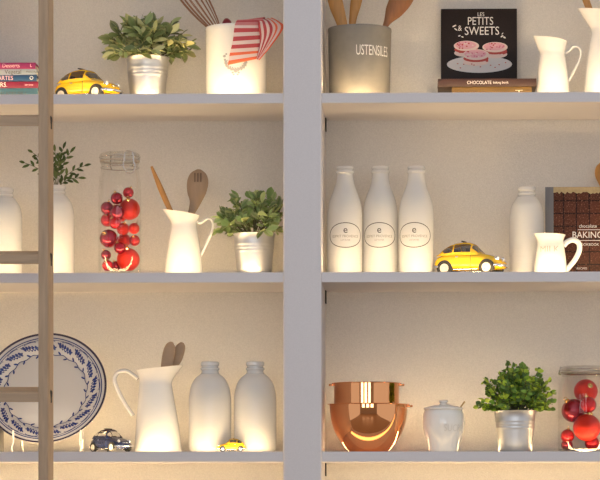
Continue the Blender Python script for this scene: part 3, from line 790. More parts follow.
# ------------------------------------------------------------------ toy cars
def make_car(name, label, px, Y, row, Lc, rz, paint, roofm, glass, wheelm, body_label=None, group=None):
    S = Lc
    t = thing(name, label, 'toy car', place(px, Y, row), rz, group)
    ztop_ = [(-.50, .17), (-.485, .215), (-.44, .262), (-.36, .292), (-.25, .302), (.12, .300), (.20, .293), (.30, .272), (.38, .245), (.44, .215), (.48, .180), (.50, .145)]
    wid = [(-.50, .10), (-.485, .145), (-.44, .185), (-.35, .212), (-.2, .222), (.1, .222), (.28, .212), (.38, .195), (.44, .172), (.48, .130), (.50, .085)]
    zb = [(-.50, .12), (-.46, .075), (-.2, .06), (.3, .06), (.46, .075), (.50, .11)]
    def loft(xs, sec, ny):
        v = []; f = []
        for x in xs: v += sec(x)
        for i in range(len(xs) - 1):
            for k in range(ny - 1):
                a = i * ny + k; f.append([a, a + 1, a + ny + 1, a + ny])
        return v, f
    N = 28
    def sec(x):
        w = interp(wid, x); a = interp(ztop_, x); b = interp(zb, x); zc = (a + b) / 2; hh = (a - b) / 2
        out = []
        for k in range(N + 1):
            th = 2 * pi * k / N; e = .55
            cx_, sx_ = cos(th), sin(th)
            y = w * math.copysign(abs(cx_) ** e, cx_); z = zc + hh * math.copysign(abs(sx_) ** e, sx_)
            if z > zc: y *= 1 - .10 * ((z - zc) / hh) ** 2
            out.append(Vector((x * S, y * S, z * S)))
        return out
    xs = [-.5 + .5 * (1 - cos(pi * i / 44)) for i in range(45)]
    v, f = loft(xs, sec, N + 1)
    f.append(list(range(N + 1))); f.append([44 * (N + 1) + k for k in range(N + 1)][::-1])
    link('body', (v, f), paint, t, sharp=60)
    # cabin
    zr_ = [(-.45, .262), (-.40, .325), (-.34, .380), (-.27, .420), (-.19, .446), (-.08, .458), (.0, .454), (.05, .436), (.10, .385), (.145, .335), (.185, .296)]
    wb = [(-.45, .150), (-.36, .195), (-.2, .205), (.1, .202), (.185, .17)]
    NT = 32
    def cab(x, u, off=0):
        zt = interp(zr_, x); w = interp(wb, x); z0 = .285
        h = max(zt - z0, .004)
        th = pi * u
        c, s = cos(th), sin(th)
        ys = w * math.copysign(abs(c) ** .45, c); zs = z0 - .02 + (h + .02) * abs(s) ** .6
        ys *= 1 - .26 * min(1, max(0, (zs - z0) / .17))
        n_ = Vector((0, ys, (zs - z0) * 1.0)); n_.normalize()
        return Vector((x, ys, zs)) * S + n_ * off
    xc = [-.45, -.43, -.41, -.39, -.37, -.35, -.33, -.31, -.29, -.27, -.25, -.23, -.21, -.19, -.17, -.15, -.13, -.11, -.09, -.07, -.05, -.03, -.01, .01, .03, .05, .07, .09, .11, .13, .15, .17, .185]
    us = [k / NT for k in range(NT + 1)]
    def region(x, u):
        uu = min(u, 1 - u)
        z = (cab(x, u).z / S)
        if .302 < z:
            if uu < .27 and z < interp(zr_, x) - .022:
                if -.345 < x < -.205: return 'side'
                if -.185 < x < .055: return 'side'
            if .075 < x < .165 and uu > .16: return 'wind'
            if -.40 < x < -.33 and uu > .30: return 'rear'
        return None
    v = [cab(x, u) for x in xc for u in us]; ny = NT + 1
    vi = [cab(x, u, -.0008) for x in xc for u in us]
    fb = []; fg = []
    for i in range(len(xc) - 1):
        for k in range(NT):
            q = [i * ny + k, i * ny + k + 1, (i + 1) * ny + k + 1, (i + 1) * ny + k]
            (fg if region((xc[i] + xc[i + 1]) / 2, (us[k] + us[k + 1]) / 2) else fb).append(q)
    link('cabin', (v, fb), paint, t, sharp=60)
    link('window_glass', (vi, fg), glass, t, sharp=60)
    # roof covering
    xs2 = [-.24 + .27 * i / 12 for i in range(13)]; us2 = [.30 + .40 * k / 12 for k in range(13)]
    if roofm:
        v = [cab(x, u, .0007) for x in xs2 for u in us2]
        link('fabric_roof', (v, [[i * 13 + k, i * 13 + k + 1, i * 13 + k + 14, i * 13 + k + 13] for i in range(12) for k in range(12)]), roofm, t)
    link('folded_sunroof', tube([(-.10 * S, y * S, .470 * S) for y in (-.10, -.05, 0, .05, .10)], [.010 * S, .014 * S, .015 * S, .014 * S, .010 * S], 8, up=(0, 0, 1), flat=.8), DARKF, t)
    for sx in (-.20, .0):
        for sy in (-.085, .085):
            st = link('seat', G().add(box(sx * S - .03 * S, sx * S - .005 * S, (sy - .06) * S, (sy + .06) * S, .25 * S, (.33 if roofm else .37) * S, .006 * S)), SEATM, t)
    # wheels
    wr = .092
    for wx in (-.315, .295):
        for sy in (-1, 1):
            T = Matrix.Translation((wx * S, sy * .168 * S, wr * S)) @ Matrix.Rotation(-sy * pi / 2, 4, 'X')
            gA = G().add(rev([(0, .0), (wr * 1.22 * S, 0), (wr * 1.22 * S, .050 * S), (wr * 1.12 * S, .0545 * S), (wr * .9 * S, .05 * S), (0, .05 * S)], 30), T=T)
            for p in gA.v: p.z = max(p.z, .045 * S)
            link('wheel_arch', gA, BLACK, t)
            w = link('wheel', G().add(rev([(0, 0), (wr * .9 * S, 0), (wr * S, .012 * S), (wr * S, .050 * S), (wr * .92 * S, .062 * S), (wr * .70 * S, .062 * S), (wr * .66 * S, .055 * S), (0, .055 * S)], 30), T=T), BLACK, t)
            link('hubcap', G().add(rev([(wr * .70 * S, .056 * S), (wr * .68 * S, .0625 * S), (wr * .5 * S, .060 * S), (wr * .34 * S, .062 * S), (wr * .28 * S, .068 * S), (0, .071 * S)], 24), T=T), wheelm, w)
    # bumpers, lamps, badge, door line
    def bump(xa, sgn):
        pts = [(xa - sgn * .09, -.225), (xa - sgn * .03, -.20), (xa + sgn * .02, -.12), (xa + sgn * .03, 0), (xa + sgn * .02, .12), (xa - sgn * .03, .20), (xa - sgn * .09, .225)]
        return tube(smooth_path([(x * S, y * S, .115 * S) for x, y in pts], 4), .013 * S, 8, up=(0, 0, 1), flat=1.3)
    link('front_bumper', bump(.49, 1), CHROME, t); link('rear_bumper', bump(-.49, -1), CHROME, t)
    for sy in (-1, 1):
        T = Matrix.Translation((.425 * S, sy * .135 * S, .213 * S)) @ Matrix.Rotation(sy * .22, 4, 'Z') @ Matrix.Rotation(radians(75), 4, 'Y')
        hl = link('headlight', G().add(rev([(.036 * S, -.02 * S), (.036 * S, .016 * S), (.030 * S, .022 * S)], 20), T=T), CHROME, t)
        link('lens', G().add(rev([(.031 * S, .017 * S), (.022 * S, .027 * S), (0, .032 * S)], 20), T=T), LAMP, hl)
        link('door_seam', tube([tuple(p) for p in [Vector((.06 * S, sy * .2235 * S, .09 * S)), Vector((.065 * S, sy * .2225 * S, .18 * S)), Vector((.06 * S, sy * .209 * S, .265 * S))]], .003 * S, 6), BLACK, t)
        link('door_handle', tube([(-.155 * S, sy * .219 * S, .245 * S), (-.115 * S, sy * .219 * S, .245 * S)], .006 * S, 6), CHROME, t)
    link('front_trim', tube(smooth_path([(.465 * S, -.09 * S, .176 * S), (.488 * S, 0, .182 * S), (.465 * S, .09 * S, .176 * S)], 5), .008 * S, 8), CHROME, t)
    link('sill_trim', G().add(box(-.19 * S, .17 * S, -.224 * S, -.214 * S, .066 * S, .078 * S, .002 * S)).add(box(-.19 * S, .17 * S, .214 * S, .224 * S, .066 * S, .078 * S, .002 * S)), CHROME, t)
    return t
gT = 'yellow toy cars'
make_car('toy_car', 'yellow toy car on the top shelf, partly behind the ladder rail', 88, .115, 0, .157, -radians(30), YEL, None, CARGL, CREAMW, group=gT)
make_car('toy_car', 'yellow toy car on the middle shelf next to the printed bottles', 471, .10, 1, .161, -radians(20), YEL, None, CARGL, CREAMW, group=gT)
make_car('toy_car', 'tiny yellow toy car in front of the two wide milk bottles', 231, .055, 2, .0645, pi + radians(6), YEL, None, CARGL, STEEL, group=gT)
make_car('toy_car', 'navy blue toy car with dark roof between the plate and pitcher', 111, .075, 2, .110, -radians(46), NAVY, BROWNF, CARGLC, CREAMW)

# ------------------------------------------------------------------ plate on its stand
YP = .105
tilt = radians(25); RP = 61.8 * M(.15)
pc = at(45.8, 390.8, .165)
plate = thing('plate', 'large blue and white patterned plate on a stand, behind the ladder', 'plate', pc, rot=(radians(90) - tilt, 0, 0))
# plate axis = local +z towards the viewer
prof = [(0, 0), (.62, 0), (.68, .012), (.74, .05), (.80, .075), (.95, .105), (1.0, .118)]
def zpl(r): return interp([(a, b) for a, b in prof], r) * RP
top_ = smooth_prof([(r * RP, z * RP) for r, z in prof], 4)
bot = [(r, z - .005) for r, z in reversed(top_)]
link('dish', rev(top_ + [(top_[-1][0] + .001, top_[-1][1] - .002)] + bot, 96), PLATEM, plate)
def onp(vf, off=.0006):
    return [Vector((p.x * RP, p.y * RP, zpl(sqrt(p.x ** 2 + p.y ** 2)) + off)) for p in vf[0]], vf[1]
g = G()
g.add(onp(ring2d(.93, .93, .017, 96))); g.add(onp(ring2d(.895, .895, .010, 96)))
nm = 17
for k in range(nm):
    A = 2 * pi * k / nm + .1
    e = Vector((cos(A), sin(A), 0)); tg = Vector((-sin(A), cos(A), 0))
    def loc(vf): return [e * (.795 + p.y) + tg * p.x for p in vf[0]], vf[1]
    for j in range(5):
        x = -.105 + .049 * j; 
        g.add(onp(loc(ell2d(x, -.030 + .012 * j, .0215, .058 - .004 * abs(j - 2), 12, -.40))))
    g.add(onp(loc(ell2d(.125, .035, .012, .03, 10, -1.0))))
    for j, rr in enumerate((.055, .068)):
        pts = [( .105 * cos(b) - .02, rr + .035 * sin(b)) for b in [pi * i / 12 for i in range(13)]]
        v = []; 
        for (x, y) in pts: v += [Vector((x, y, 0)), Vector((x, y - .008, 0))]
        g.add(onp(loc((v, [[2 * i, 2 * i + 2, 2 * i + 3, 2 * i + 1] for i in range(12)]))))
    g.add(onp(loc(ell2d(.15, -.035, .014, .014, 10))))
nv = 34
v = []
for k in range(nv * 6):
    A = 2 * pi * k / (nv * 6); r = .665 + .014 * sin(A * nv / 2)
    for w in (0, .012): v.append(Vector(((r + w) * cos(A), (r + w) * sin(A), 0)))
n_ = nv * 6
g.add(onp((v, [[2 * i, 2 * ((i + 1) % n_), 2 * ((i + 1) % n_) + 1, 2 * i + 1] for i in range(n_)])))
for k in range(nv):
    A = 2 * pi * k / nv; e = Vector((cos(A), sin(A), 0)); tg = Vector((-sin(A), cos(A), 0)); s = 1 if k % 2 else -1
    vf = ell2d(0, 0, .036, .014, 12, .6 * s)
    g.add(onp(([e * (.668 + .030 * s + p.y) + tg * p.x for p in vf[0]], vf[1])))
link('painted_border', g, COBALT, plate, smooth=False)
link('rim_line', G().add(onp(ring2d(1.004, 1.004, .034, 96))), NAVYG, plate, smooth=False)
# stand
sx0 = at(48, 440, .1).x
stand = thing('plate_stand', 'white wire stand holding up the blue and white plate', 'stand', Vector((sx0, .15, Zrow[2])))
pb = pc + Vector((0, -RP * sin(tilt), -RP * cos(tilt)))      # lowest point of the plate
for s, part in ((-1, 'side_wire'), (1, 'side_wire')):
    dx = s * .076
    cz = RP * .86
    cx_, lo = dx, -sqrt(RP ** 2 - dx ** 2)
    e = pc + Vector((0, lo * sin(tilt) - .014 * cos(tilt), lo * cos(tilt) + .014 * sin(tilt))); ez = e.z - Zrow[2]; ey = e.y - .15
    hx = dx - (sx0 - 0) * 0
    fx = lambda: 0
    pts = [(dx, ey - .026, .0026), (dx + s * .002, ey - .030, .010), (dx - s * .001, ey - .024, ez * .6), (dx, ey - .022, ez + .008), (dx, ey - .014, ez - .008), (dx, ey + .006, ez - .011), (dx, ey + .029, ez + .013), (dx, ey + .048, ez + .035), (dx, ey + .066, ez + .07), (dx, ey + .075, ez + .09)]
    link(part, tube(smooth_path(pts, 8), .0019, 8), WIREW, stand)
    pts = [(dx, ey + .057, ez + .052), (dx * .9, ey + .07, .02), (dx * .9, ey + .08, .0026)]
    link('rear_leg', tube(smooth_path(pts, 6), .0017, 8), WIREW, stand)
link('cross_wire', tube([(-.076, ey + .057, ez + .052), (.076, ey + .057, ez + .052)], .0015, 8), WIREW, stand)

# dark box at the far left edge
p = at(-1, 436, .12)
bxr = thing('wooden_box', 'dark grey wooden box just showing at the lower left edge', 'box', Vector((at(-9, 436, .1).x, .1, Zrow[2] + .0006)))
w_ = (at(1.9, 436, .1).x - at(-9, 436, .1).x)
hb = hgt(428.5, .1, 2)
link('box_body', box(-w_, w_, -.03, .03, 0, hb * .85, .001), GREYBOX, bxr)
link('lid', box(-w_ - .0002, w_ + .0002, -.031, .031, hb * .85 + .0002, hb, .001), GREYBOX, bxr)

# ------------------------------------------------------------------ books
def flat_book(label, x0, x1, Yf, z0, z1, depth, mat, group, texts, title_mats, page_m=PAGES):
    """closed book lying flat, spine towards the viewer"""
    t = thing('book', label, 'book', Vector(((x0 + x1) / 2, Yf, z0)), 0, group)
    w = (x1 - x0) / 2; h = z1 - z0; c = min(.0022, h * .16)
    g = G().add(box(-w, w, 0, depth, 0, c, .0004)).add(box(-w, w, 0, depth, h - c, h, .0004))
    g.add(box(-w, w, -.0005, c, 0, h, .0008))
    link('cover', g, mat, t)
    link('pages', box(-w + .003, w - .003, c, depth - .003, c, h - c), page_m, t)
    for (s, size, sx, cx, cz), tm in zip(texts, title_mats):
        link('spine_title', G().add(on_plane(text_geo(s, size, sx), -.0008, cx, h * cz)), tm, t, smooth=False)
    return t
Yb = .085; mb = M(Yb); X = lambda px: at(px, 80, Yb).x; Zp = lambda py: at(20, py, Yb).z
ys = [62.6, 68.9, 75.0, 81.4, 88.2]
zz = [Zp(y) for y in ys] + [Zrow[0] + .0006]
bk = [('magenta pink cookbook, top of the flat stack behind the ladder', 35.5, (.22, .014, .085), [('Desserts', 5.5, .9, 11), ('L', 4.5, 1, 31)], (PINKP, PINKP)),
      ('pale grey-blue cookbook lying second from the top of the stack', 36.4, (.27, .31, .35), [('Vegetal', 6, .95, 13), ('MAISON', 3, .9, 31)], (INK, INK)),
      ('dark blue cookbook lying in the middle of the flat stack', 36.7, (.008, .045, .12), [('TARTES', 6, .9, 4), ('O', 5, 1, 31.5)], (PINKP, WHITEP)),
      ('crimson cookbook lying second from the bottom of the stack', 38.1, (.16, .004, .028), [('GERS.', 6.5, .9, 0), ('terrines', 3, .9, 29)], (WHITEP, PINKP)),
      ('teal blue cookbook lying at the bottom of the stack', 37.8, (.035, .10, .14), [('SALADES DE L.', 5.5, .85, 13)], (INK,))]
for i, (lab, xr_, col, txt, tm) in enumerate(bk):
    x1 = X(xr_); x0 = X(-52 + 2 * i)
    flat_book(lab, x0, x1, Yb + .0015 * (i % 2), zz[i + 1] + .0001, zz[i], .155, pbr('cloth_cover', col, .5), 'cookbooks lying in the stack',
              [(s, sz * mb, sx, X(px) - (x0 + x1) / 2, .5) for s, sz, sx, px in txt], tm)
# two flat cookbooks at right
Yb2 = .10; X2 = lambda px: at(px, 80, Yb2).x
zc0 = Zrow[0] + .0006; zc1 = at(490, 86.6, Yb2).z; zc2 = at(490, 78.6, Yb2).z; mb2 = M(Yb2)
flat_book('golden yellow cookbook lying beneath the dark brown one', X2(452), X2(532), Yb2 + .004, zc0, zc1 - .0001, .12, pbr('gold_cover', (.17, .095, .02), .4), 'flat cookbooks by the pitcher', [('T', 6 * mb2, 2.2, 27 * mb2, .55)], (CREAMP,))
flat_book('dark brown cookbook lying flat with its cream title on the spine', X2(438), X2(536.5), Yb2, zc1, zc2, .125, pbr('brown_cover', (.048, .017, .009), .5), 'flat cookbooks by the pitcher',
          [('CHOCOLATE', 4.6 * mb2, .88, -8 * mb2, .5), ('baking book', 3.3 * mb2, .95, 13.5 * mb2, .5)], (WHITEP, WHITEP))

def standing_book(label, x0, x1, Y, z0, h, th, lean, cover_m, spine_m, rz=0):
    t = thing('book', label, 'book', Vector(((x0 + x1) / 2, Y, z0 + th * sin(lean) + .0006)), rot=(-lean, 0, rz))
    w = (x1 - x0) / 2; c = .0025
    link('front_cover', box(-w, w, 0, c, 0, h, .0006), cover_m, t)
    link('back_cover', box(-w, w, th - c, th, 0, h, .0006), spine_m, t)
    link('spine', box(-w - .0012, -w + .003, .0002, th - .0002, 0.0003, h - .0003, .0006), spine_m, t)
    link('pages', box(-w + .0035, w - .003, c, th - c, .003, h - .003), PAGES, t)
    return t, w
# macaron cookbook: stands behind the flat ones, leaning on the back panel
Ys = .232; ms = M(Ys + .01)
zb_ = Zrow[0]; hS = at(480, 10.2, Ys + .025).z - zb_
cov = pbr('black_cover', (.016, .010, .009), .55, spec=.25, var=.5, vscale=300)
x0 = at(441.5, 40, Ys).x; x1 = at(517.2, 40, Ys).x
t, w = standing_book('black cookbook with three pink macarons on its cover', x0, x1, Ys, zb_, hS / cos(.07), .016, .07, cov, cov)
CXc = 479.3
def cv(vf, y=-.0003): return [Vector((p.x * ms, y, p.y * ms + (hS - (at(480, 10.2, Ys).z - at(480, 60, Ys).z)))) for p in vf[0]], vf[1]
# local cover coordinates: origin at photo pixel (479.3, 60)
g = G()
def tx(s, size, sx, px, py): 
    v, f = text_geo(s, size, sx); return [Vector((p.x + px - CXc, p.y + 60 - py, 0)) for p in v], f
link('title', G().add(cv(tx('LES', 5.5, .9, 481, 16))).add(cv(tx('PETITS', 11.5, .78, 480.5, 23))).add(cv(tx('SWEETS', 12, .82, 482, 33))).add(cv(tx('&', 8, .8, 460, 30))), WHITEP, t, smooth=False)
g = G()
for fx, fy, ra, rb_, an in ((454.5, 27.5, 2.2, .7, .5), (456, 31, 2.0, .6, -.6), (459.5, 37.5, 1.3, .7, .3), (462.5, 38.6, 1.3, .6, -.4), (502, 38.2, 1.6, .7, .6), (504.5, 39.4, 1.5, .8, -.5), (502.5, 35.5, 1.2, .5, .9)):
    g.add(cv(([Vector((p.x + fx - CXc, p.y + 60 - fy, 0)) for p in ell2d(0, 0, ra, rb_, 12, an)[0]], [list(range(12))])))
link('title_flourish', g, WHITEP, t, smooth=False)
mats = [pbr('plate_print', (.62, .58, .56), .5), pbr('macaron_pink', (.70, .36, .40), .5), pbr('macaron_cream', (.72, .56, .50), .5), pbr('macaron_red', (.45, .05, .035), .5), pbr('macaron_rose', (.58, .16, .24), .5)]
g = G(); E = lambda px, py, rx, ry, a=0: ([Vector((p.x, p.y, 0)) for p in ell2d(px - CXc, 60 - py, rx, ry, 32, a)[0]], [list(range(32))])
rng = random.Random(4); lay = [-.0003]
def put(vf, m):
    lay[0] -= .000012; g.add(cv(vf, lay[0]), m)
put(E(479.5, 66.5, 32.5, 8.6), 0)
put(E(466, 57, 4, 2), 0)
for (mx, my, s) in ((466.5, 49, 1.0), (495, 50.5, 1.0), (476, 58, 1.05)):
    put(E(mx, my + 6, 12.2 * s, 4.0 * s), 2)
    put(E(mx, my + 2.6, 12.0 * s, 3.6 * s), 3)
    for _ in range(14): put(E(mx + rng.uniform(-11, 11) * s, my + 3.5 + rng.uniform(-1.6, 1.8), 1.5, 1.0), 3)
    put(E(mx, my - 1.2, 12.6 * s, 5.2 * s), 2)
    put(E(mx - .6, my - 2, 10.5 * s, 3.9 * s), 1)
    for _ in range(16): put(E(mx + rng.uniform(-9, 9) * s, my - 2 + rng.uniform(-3, 3.5), .9, .7), rng.choice([4, 4, 3, 2]))
for _ in range(10): put(E(479 + rng.uniform(-28, 28), 68 + rng.uniform(-3, 5), .8, .5), 3)
link('cover_picture', g, mats, t, smooth=False)

# baking book, cut by the right edge of the frame
Yk = .165; mk = M(Yk)
x0 = at(547, 230, Yk).x; x1 = at(632, 230, Yk).x; zb_ = Zrow[1]; hK = at(570, 187, Yk).z - zb_
t, w = standing_book('chocolate brown baking cookbook with a grey spine behind the milk jug', x0, x1, Yk, zb_, hK, .018, .04, chocmat(), pbr('grey_cloth_spine', (.16, .16, .17), .8, bump=.3, bscale=400))
ck = (547 + 632) / 2
K = lambda px, py: ((px - ck) * mk, hK - (py - 187) * mk)
link('grey_spine_band', box(K(545.6, 0)[0], K(553.8, 0)[0], -.0006, .0002, 0.0002, hK - .0002, .0002), bpy.data.materials['grey_cloth_spine'], t)
rng = random.Random(9)
v = []; 
for i in range(41):
    px = 553.8 + (632 - 553.8) * i / 40
    a = K(px, 187.2); b = K(px, 193.0 + rng.uniform(-1.4, 1.6))
    v += [Vector((a[0], -.0005, a[1])), Vector((b[0], -.0005, b[1]))]
link('torn_paper_band', (v, [[2 * i, 2 * i + 1, 2 * i + 3, 2 * i + 2] for i in range(40)]), pbr('beige_paper_print', (.42, .32, .17), .8, var=.3, vscale=150), t, smooth=False)
g = G()
for s, sz, sx, px, py in (('BAKING', 9.2, .92, 587.6, 235.5), ('chocolate', 4.8, .95, 588, 226.5), ('COOKBOOK', 3.6, 1, 588.5, 245), ('RECIPES', 3, 1, 582, 269)):
    c = K(px, py); link('cover_lettering', G().add(on_plane(text_geo(s, sz * mk, sx), -.0006, c[0], c[1])), WHITEP, t, smooth=False)
for px0, px1, py in ((578, 606, 229.8), (578, 606, 240.6)):
    a = K(px0, py); b = K(px1, py); link('cover_rule', ([Vector((a[0], -.0006, a[1])), Vector((b[0], -.0006, a[1])), Vector((b[0], -.0006, a[1] - .0012)), Vector((a[0], -.0006, a[1] - .0012))], [[0, 1, 2, 3]]), WHITEP, t, smooth=False)

# ------------------------------------------------------------------ wooden utensils
def utensil(name, label, pts_px, Y0, Y1, radii, flat, mat, cat, group=None, head=None, slots=False):
    """pts from lower end to the top, photo pixels; depth runs Y0 -> Y1"""
    n = len(pts_px)
    P = [at(x, y, Y0 + (Y1 - Y0) * i / (n - 1)) for i, (x, y) in enumerate(pts_px)]
    m = M((Y0 + Y1) / 2)
    t = thing(name, label, cat, P[0], 0, group)
    path = smooth_path([p - P[0] for p in P], 6)
    rr = smooth_path([Vector((r, 0, 0)) for r in radii], 6); rr = [max(q.x, .15) * m for q in rr]
    hs = head * 6 if head else len(path) - 1
    fl = smooth_path([Vector((f_, 0, 0)) for f_ in flat], 6)
    def sweep(i0, i1):
        seg = 14; v = []; f = []
        for i in range(i0, i1 + 1):
            tt = (path[min(i + 1, len(path) - 1)] - path[max(i - 1, 0)]).normalized()
            u = Vector((0, 1, 0)) - tt * tt.y; u.normalize(); w_ = tt.cross(u)
            for k in range(seg):
                a = 2 * pi * k / seg
                v.append(path[i] + u * (cos(a) * rr[i] * fl[i].x) + w_ * (sin(a) * rr[i]))
        for i in range(i1 - i0):
            for k in range(seg): f.append([i * seg + k, i * seg + (k + 1) % seg, (i + 1) * seg + (k + 1) % seg, (i + 1) * seg + k])
        f.append(list(range(seg))[::-1]); f.append([(i1 - i0) * seg + k for k in range(seg)])
        return v, f
    link('handle', sweep(0, hs), mat, t)
    if head:
        hd = link('head', sweep(hs, len(path) - 1), mat, t)
        if slots:
            g = G(); c = path[(hs + len(path)) // 2 + 3]
            for dx in (-3.0, 0, 3.0):
                g.add(box(c.x + dx * m - .0011, c.x + dx * m + .0011, c.y - .0125, c.y - .004, c.z - 5 * m, c.z + 4 * m, .0005))
            link('slots', g, pbr('slot_shadow_wood', (.16, .105, .065), .8), hd)
    return t
utensil('wooden_spatula', 'thin orange-brown wooden handle in the middle-shelf pitcher', [(184, 250), (177.5, 226), (169.6, 209), (160, 187), (151.5, 166.5)], .120, .124, [2.2, 2.3, 2.7, 2.8, 1.3], [1, 1, 1, 1, 1], WOODA, 'spatula')
utensil('slotted_spoon', 'slotted wooden spoon with round head in the middle-shelf pitcher', [(185, 246), (187, 234), (189.8, 218), (195, 203), (196.5, 193), (197.8, 182), (198.6, 174), (199, 169.5)], .125, .135, [2.2, 2.3, 2.8, 5.6, 9.5, 10.8, 8.2, 2.2], [1, 1, .9, .6, .45, .40, .4, .4], WOODB, 'spoon', head=3, slots=True)
gS = 'rounded wooden handles in the lower pitcher'
utensil('wooden_spoon', 'rounded wooden handle at left in the lower pitcher, leaning behind', [(161, 415), (163, 390), (165.5, 372), (168.5, 355), (170.5, 346), (171.8, 342)], .085, .09, [2.5, 3, 5.2, 6.2, 5.0, 1.6], [1, .9, .5, .5, .5, .5], WOODG, 'spoon', gS)
utensil('wooden_spoon', 'rounded wooden handle at right, nearest the spout of the lower pitcher', [(155, 418), (160.5, 397), (168.6, 375), (176, 359), (180.8, 347), (182.3, 342.5)], .105, .112, [2.0, 2.2, 2.8, 6.0, 4.8, 1.6], [1, .9, .5, .5, .5, .5], WOODG, 'spoon', gS)
utensil('wooden_spatula', 'broad light wooden spatula at left in the grey utensil pot', [(352, 70), (347, 45), (341.5, 22), (336, 4), (332.5, -14), (331.5, -28)], .12, .125, [3, 3.4, 5.6, 7.4, 7.2, 4], [1, .9, .4, .35, .3, .3], WOODA, 'spatula')
utensil('wooden_spatula', 'narrow wooden handle in the middle of the grey utensil pot', [(350, 75), (351, 48), (352.5, 22), (355.5, 5), (359, -12), (361, -26)], .135, .14, [2.5, 3, 3.6, 5.5, 6, 3], [1, 1, .8, .6, .5, .4], WOODA, 'spatula')
utensil('wooden_spatula', 'dark curved wooden spatula leaning right in the grey utensil pot', [(366, 75), (375.5, 48), (385.8, 25), (394, 11), (402.5, -2), (413, -18), (418, -26)], .105, .115, [2.4, 2.6, 3.0, 9.0, 11, 8, 3], [1, 1, .7, .35, .3, .3, .3], WOODD, 'spatula')
utensil('wooden_spatula', 'brown wooden handle sticking out of the tall right-hand pitcher', [(606, 70), (599, 36), (590.3, 12), (583, -8), (579, -20)], .115, .12, [2.4, 2.6, 3.4, 3.4, 2], [1, 1, .8, .8, .8], WOODA, 'spatula')
utensil('wooden_spoon', 'wooden spoon whose round tip shows above the baking book', [(618, 262), (612, 230), (606, 195), (603.5, 183), (602, 175), (601.5, 168), (601.5, 163)], .215, .245, [2.4, 2.5, 2.8, 5, 7, 6, 2], [1, 1, 1, .7, .5, .5, .5], WOODA, 'spoon', head=3)
# whisk
Yw = .125
wb_ = at(233, 66, Yw); wj = at(219, 33, Yw)
wh = thing('wire_whisk', 'copper wire whisk leaning out of the white crock', 'whisk', wb_)
ax = (at(172, -34, Yw) - wj); Lw = ax.length; ax.normalize()
sdv = Vector((0, 1, 0)); upv = ax.cross(sdv).normalized()
j0 = wj - wb_ - ax * .014
link('handle', tube([(0, 0, 0), tuple(j0 * .5), tuple(j0), tuple(j0 + ax * .016)], [.008, .0075, .0065, .006], 16), WOODB, wh)
for k in range(8):
    a = pi * k / 8; dv = sdv * cos(a) + upv * sin(a)
    half = []
    for i in range(25):
        u = i / 24; th = pi * u
        # balloon: up one side, over the tip, down the other
        s_ = cos(th); ht = sin(th)
        along = Lw * (ht ** .9); wdt = 22 * M(Yw) * s_ * (ht ** .75 + .12 * (1 - ht))
        half.append(j0 + ax * (.012 + along) + dv * wdt)
    link('wire_loop', tube(half, .00115, 6), BRASSW, wh)
# red handle end
utensil('kitchen_utensil', 'dark red rounded handle end poking above the crock rim', [(236, 60), (231, 40), (227.5, 27), (226.8, 22.5), (226.4, 19.5)], .15, .16, [3, 3, 4.5, 4.6, 2.5], [1, 1, 1, 1, 1], REDP, 'utensil')

# towel over the crock rim
tw = thing('tea_towel', 'red and white striped tea towel hanging over the crock rim', 'towel', place(236.2, YC, 0) + Vector((0, 0, hC)))
o = tw.location
Rr = 31.6 * mC
def flap(curveL, curveR, nu, nv, lift, v0, v1, ruf, uvswap=False, fit=0):
    g = G(); g.uv = []
    L_ = smooth_path([Vector((x, y, d)) for x, y, d in curveL], 8); R_ = smooth_path([Vector((x, y, d)) for x, y, d in curveR], 8)
    def samp(P, t):
        q = t * (len(P) - 1); i = min(int(q), len(P) - 2); return P[i].lerp(P[i + 1], q - i)
    for i in range(nv + 1):
        t = i / nv; a = samp(L_, t); b = samp(R_, t)
        for k in range(nu + 1):
            s = k / nu; p = a.lerp(b, s)
            dpx = p.z + ruf * sin(s * 9 + t * 3) * .6 + ruf * .5 * sin(s * 17 - t * 5)
            # p.z = px in front (-) of the crock axis plane
            if p.y > 22.6 and fit: dpx = min(dpx, cyl(p.x) - fit)
            q = at(p.x, p.y, YC); Yq = YC + dpx * mC
            wx = at(p.x, p.y, Yq)
            g.v.append(wx - o)
            vv = v0 + (v1 - v0) * (t if not uvswap else s)
            g.uv.append((s if not uvswap else t, vv))
    for i in range(nv):
        for k in range(nu):
            a = i * (nu + 1) + k; g.f.append([a, a + 1, a + nu + 2, a + nu + 1]); g.m.append(0)
    return g
def thick(ob):
    md = ob.modifiers.new('thickness', 'SOLIDIFY'); md.thickness = .0016; md.offset = 0
    return ob
def cyl(px): # depth in px of crock front at that column
    d = 33.2 ** 2 - (px - 236.2) ** 2
    return -sqrt(d) if d > 0 else -2
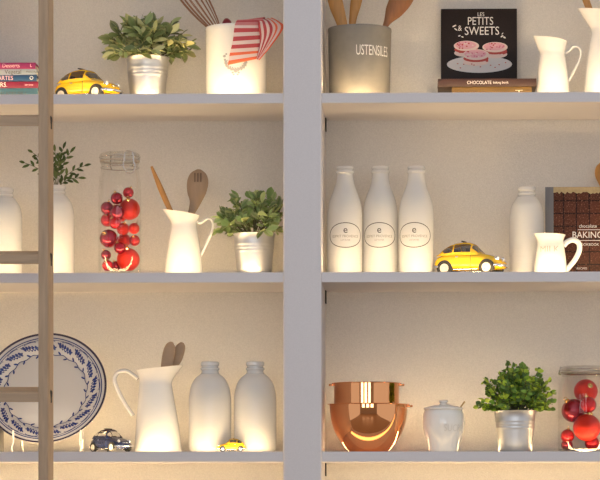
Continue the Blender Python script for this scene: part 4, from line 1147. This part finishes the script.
main = flap([(240, 20.0, -25), (236.5, 20.8, -32.6), (234.5, 27, cyl(234) - .8), (233, 40, cyl(233)), (230.3, 52, cyl(231)), (227.8, 65, cyl(229))],
            [(262, 19, -14), (263, 20, cyl(262) - 1), (263, 27, cyl(262) - 1), (262, 38, cyl(262) - 1), (260, 50, cyl(260) - 1), (256, 59, cyl(256) - 1)], 24, 30, 0, 0, 1, .5, fit=.6)
thick(link('hanging_flap', main, TOWEL, tw, sharp=80))
fold = flap([(256, 20, -18), (258, 21.5, cyl(258) - 2), (258.5, 27, cyl(258) - 2.5), (260, 38, cyl(260) - 2.5), (259, 48, cyl(259) - 2.5), (256.5, 59, cyl(257) - 2)],
            [(272, 18, 4), (279.5, 22, -10), (283.5, 28, -14), (272, 45, -22), (259, 60, cyl(259) - 3)], 20, 26, 0, .45, 1.0, .8, True, fit=2.2)
thick(link('folded_corner', fold, TOWEL, tw, sharp=80))
bun = flap([(237.5, 22, -27), (240, 20.5, -18), (244, 22, -6), (247, 30, 2)], [(262, 20.5, -19), (264, 17.5, -10), (265, 19, 0), (262, 32, 6)], 20, 16, 0, .0, .45, 1.0)
thick(link('bunched_top', bun, TOWEL, tw, sharp=80))

# ------------------------------------------------------------------ light
wd = bpy.data.worlds.new('soft_daylight'); scene.world = wd; wd.use_nodes = True
bg = wd.node_tree.nodes['Background']; bg.inputs[0].default_value = (.93, .94, 1.0, 1); bg.inputs[1].default_value = .64
for i, (a, b) in enumerate(wins):
    ld = bpy.data.lights.new('window_daylight', 'AREA'); ld.shape = 'RECTANGLE'; ld.size = b - a; ld.size_y = wz1 - wz0
    ld.energy = 32; ld.color = (.90, .94, 1.0)
    lo = bpy.data.objects.new('window_daylight', ld); COL.objects.link(lo)
    lo.location = ((a + b) / 2, -7.8, (wz0 + wz1) / 2); lo.rotation_euler = (radians(90), 0, 0)

vs = scene.view_settings
vs.view_transform = 'Standard'; vs.look = 'None'; vs.gamma = 1; vs.exposure = .12; vs.use_curve_mapping = False
scene.cycles.use_denoising = True
scene.cycles.max_bounces = 8; scene.cycles.transparent_max_bounces = 16
scene.cycles.sample_clamp_indirect = 3
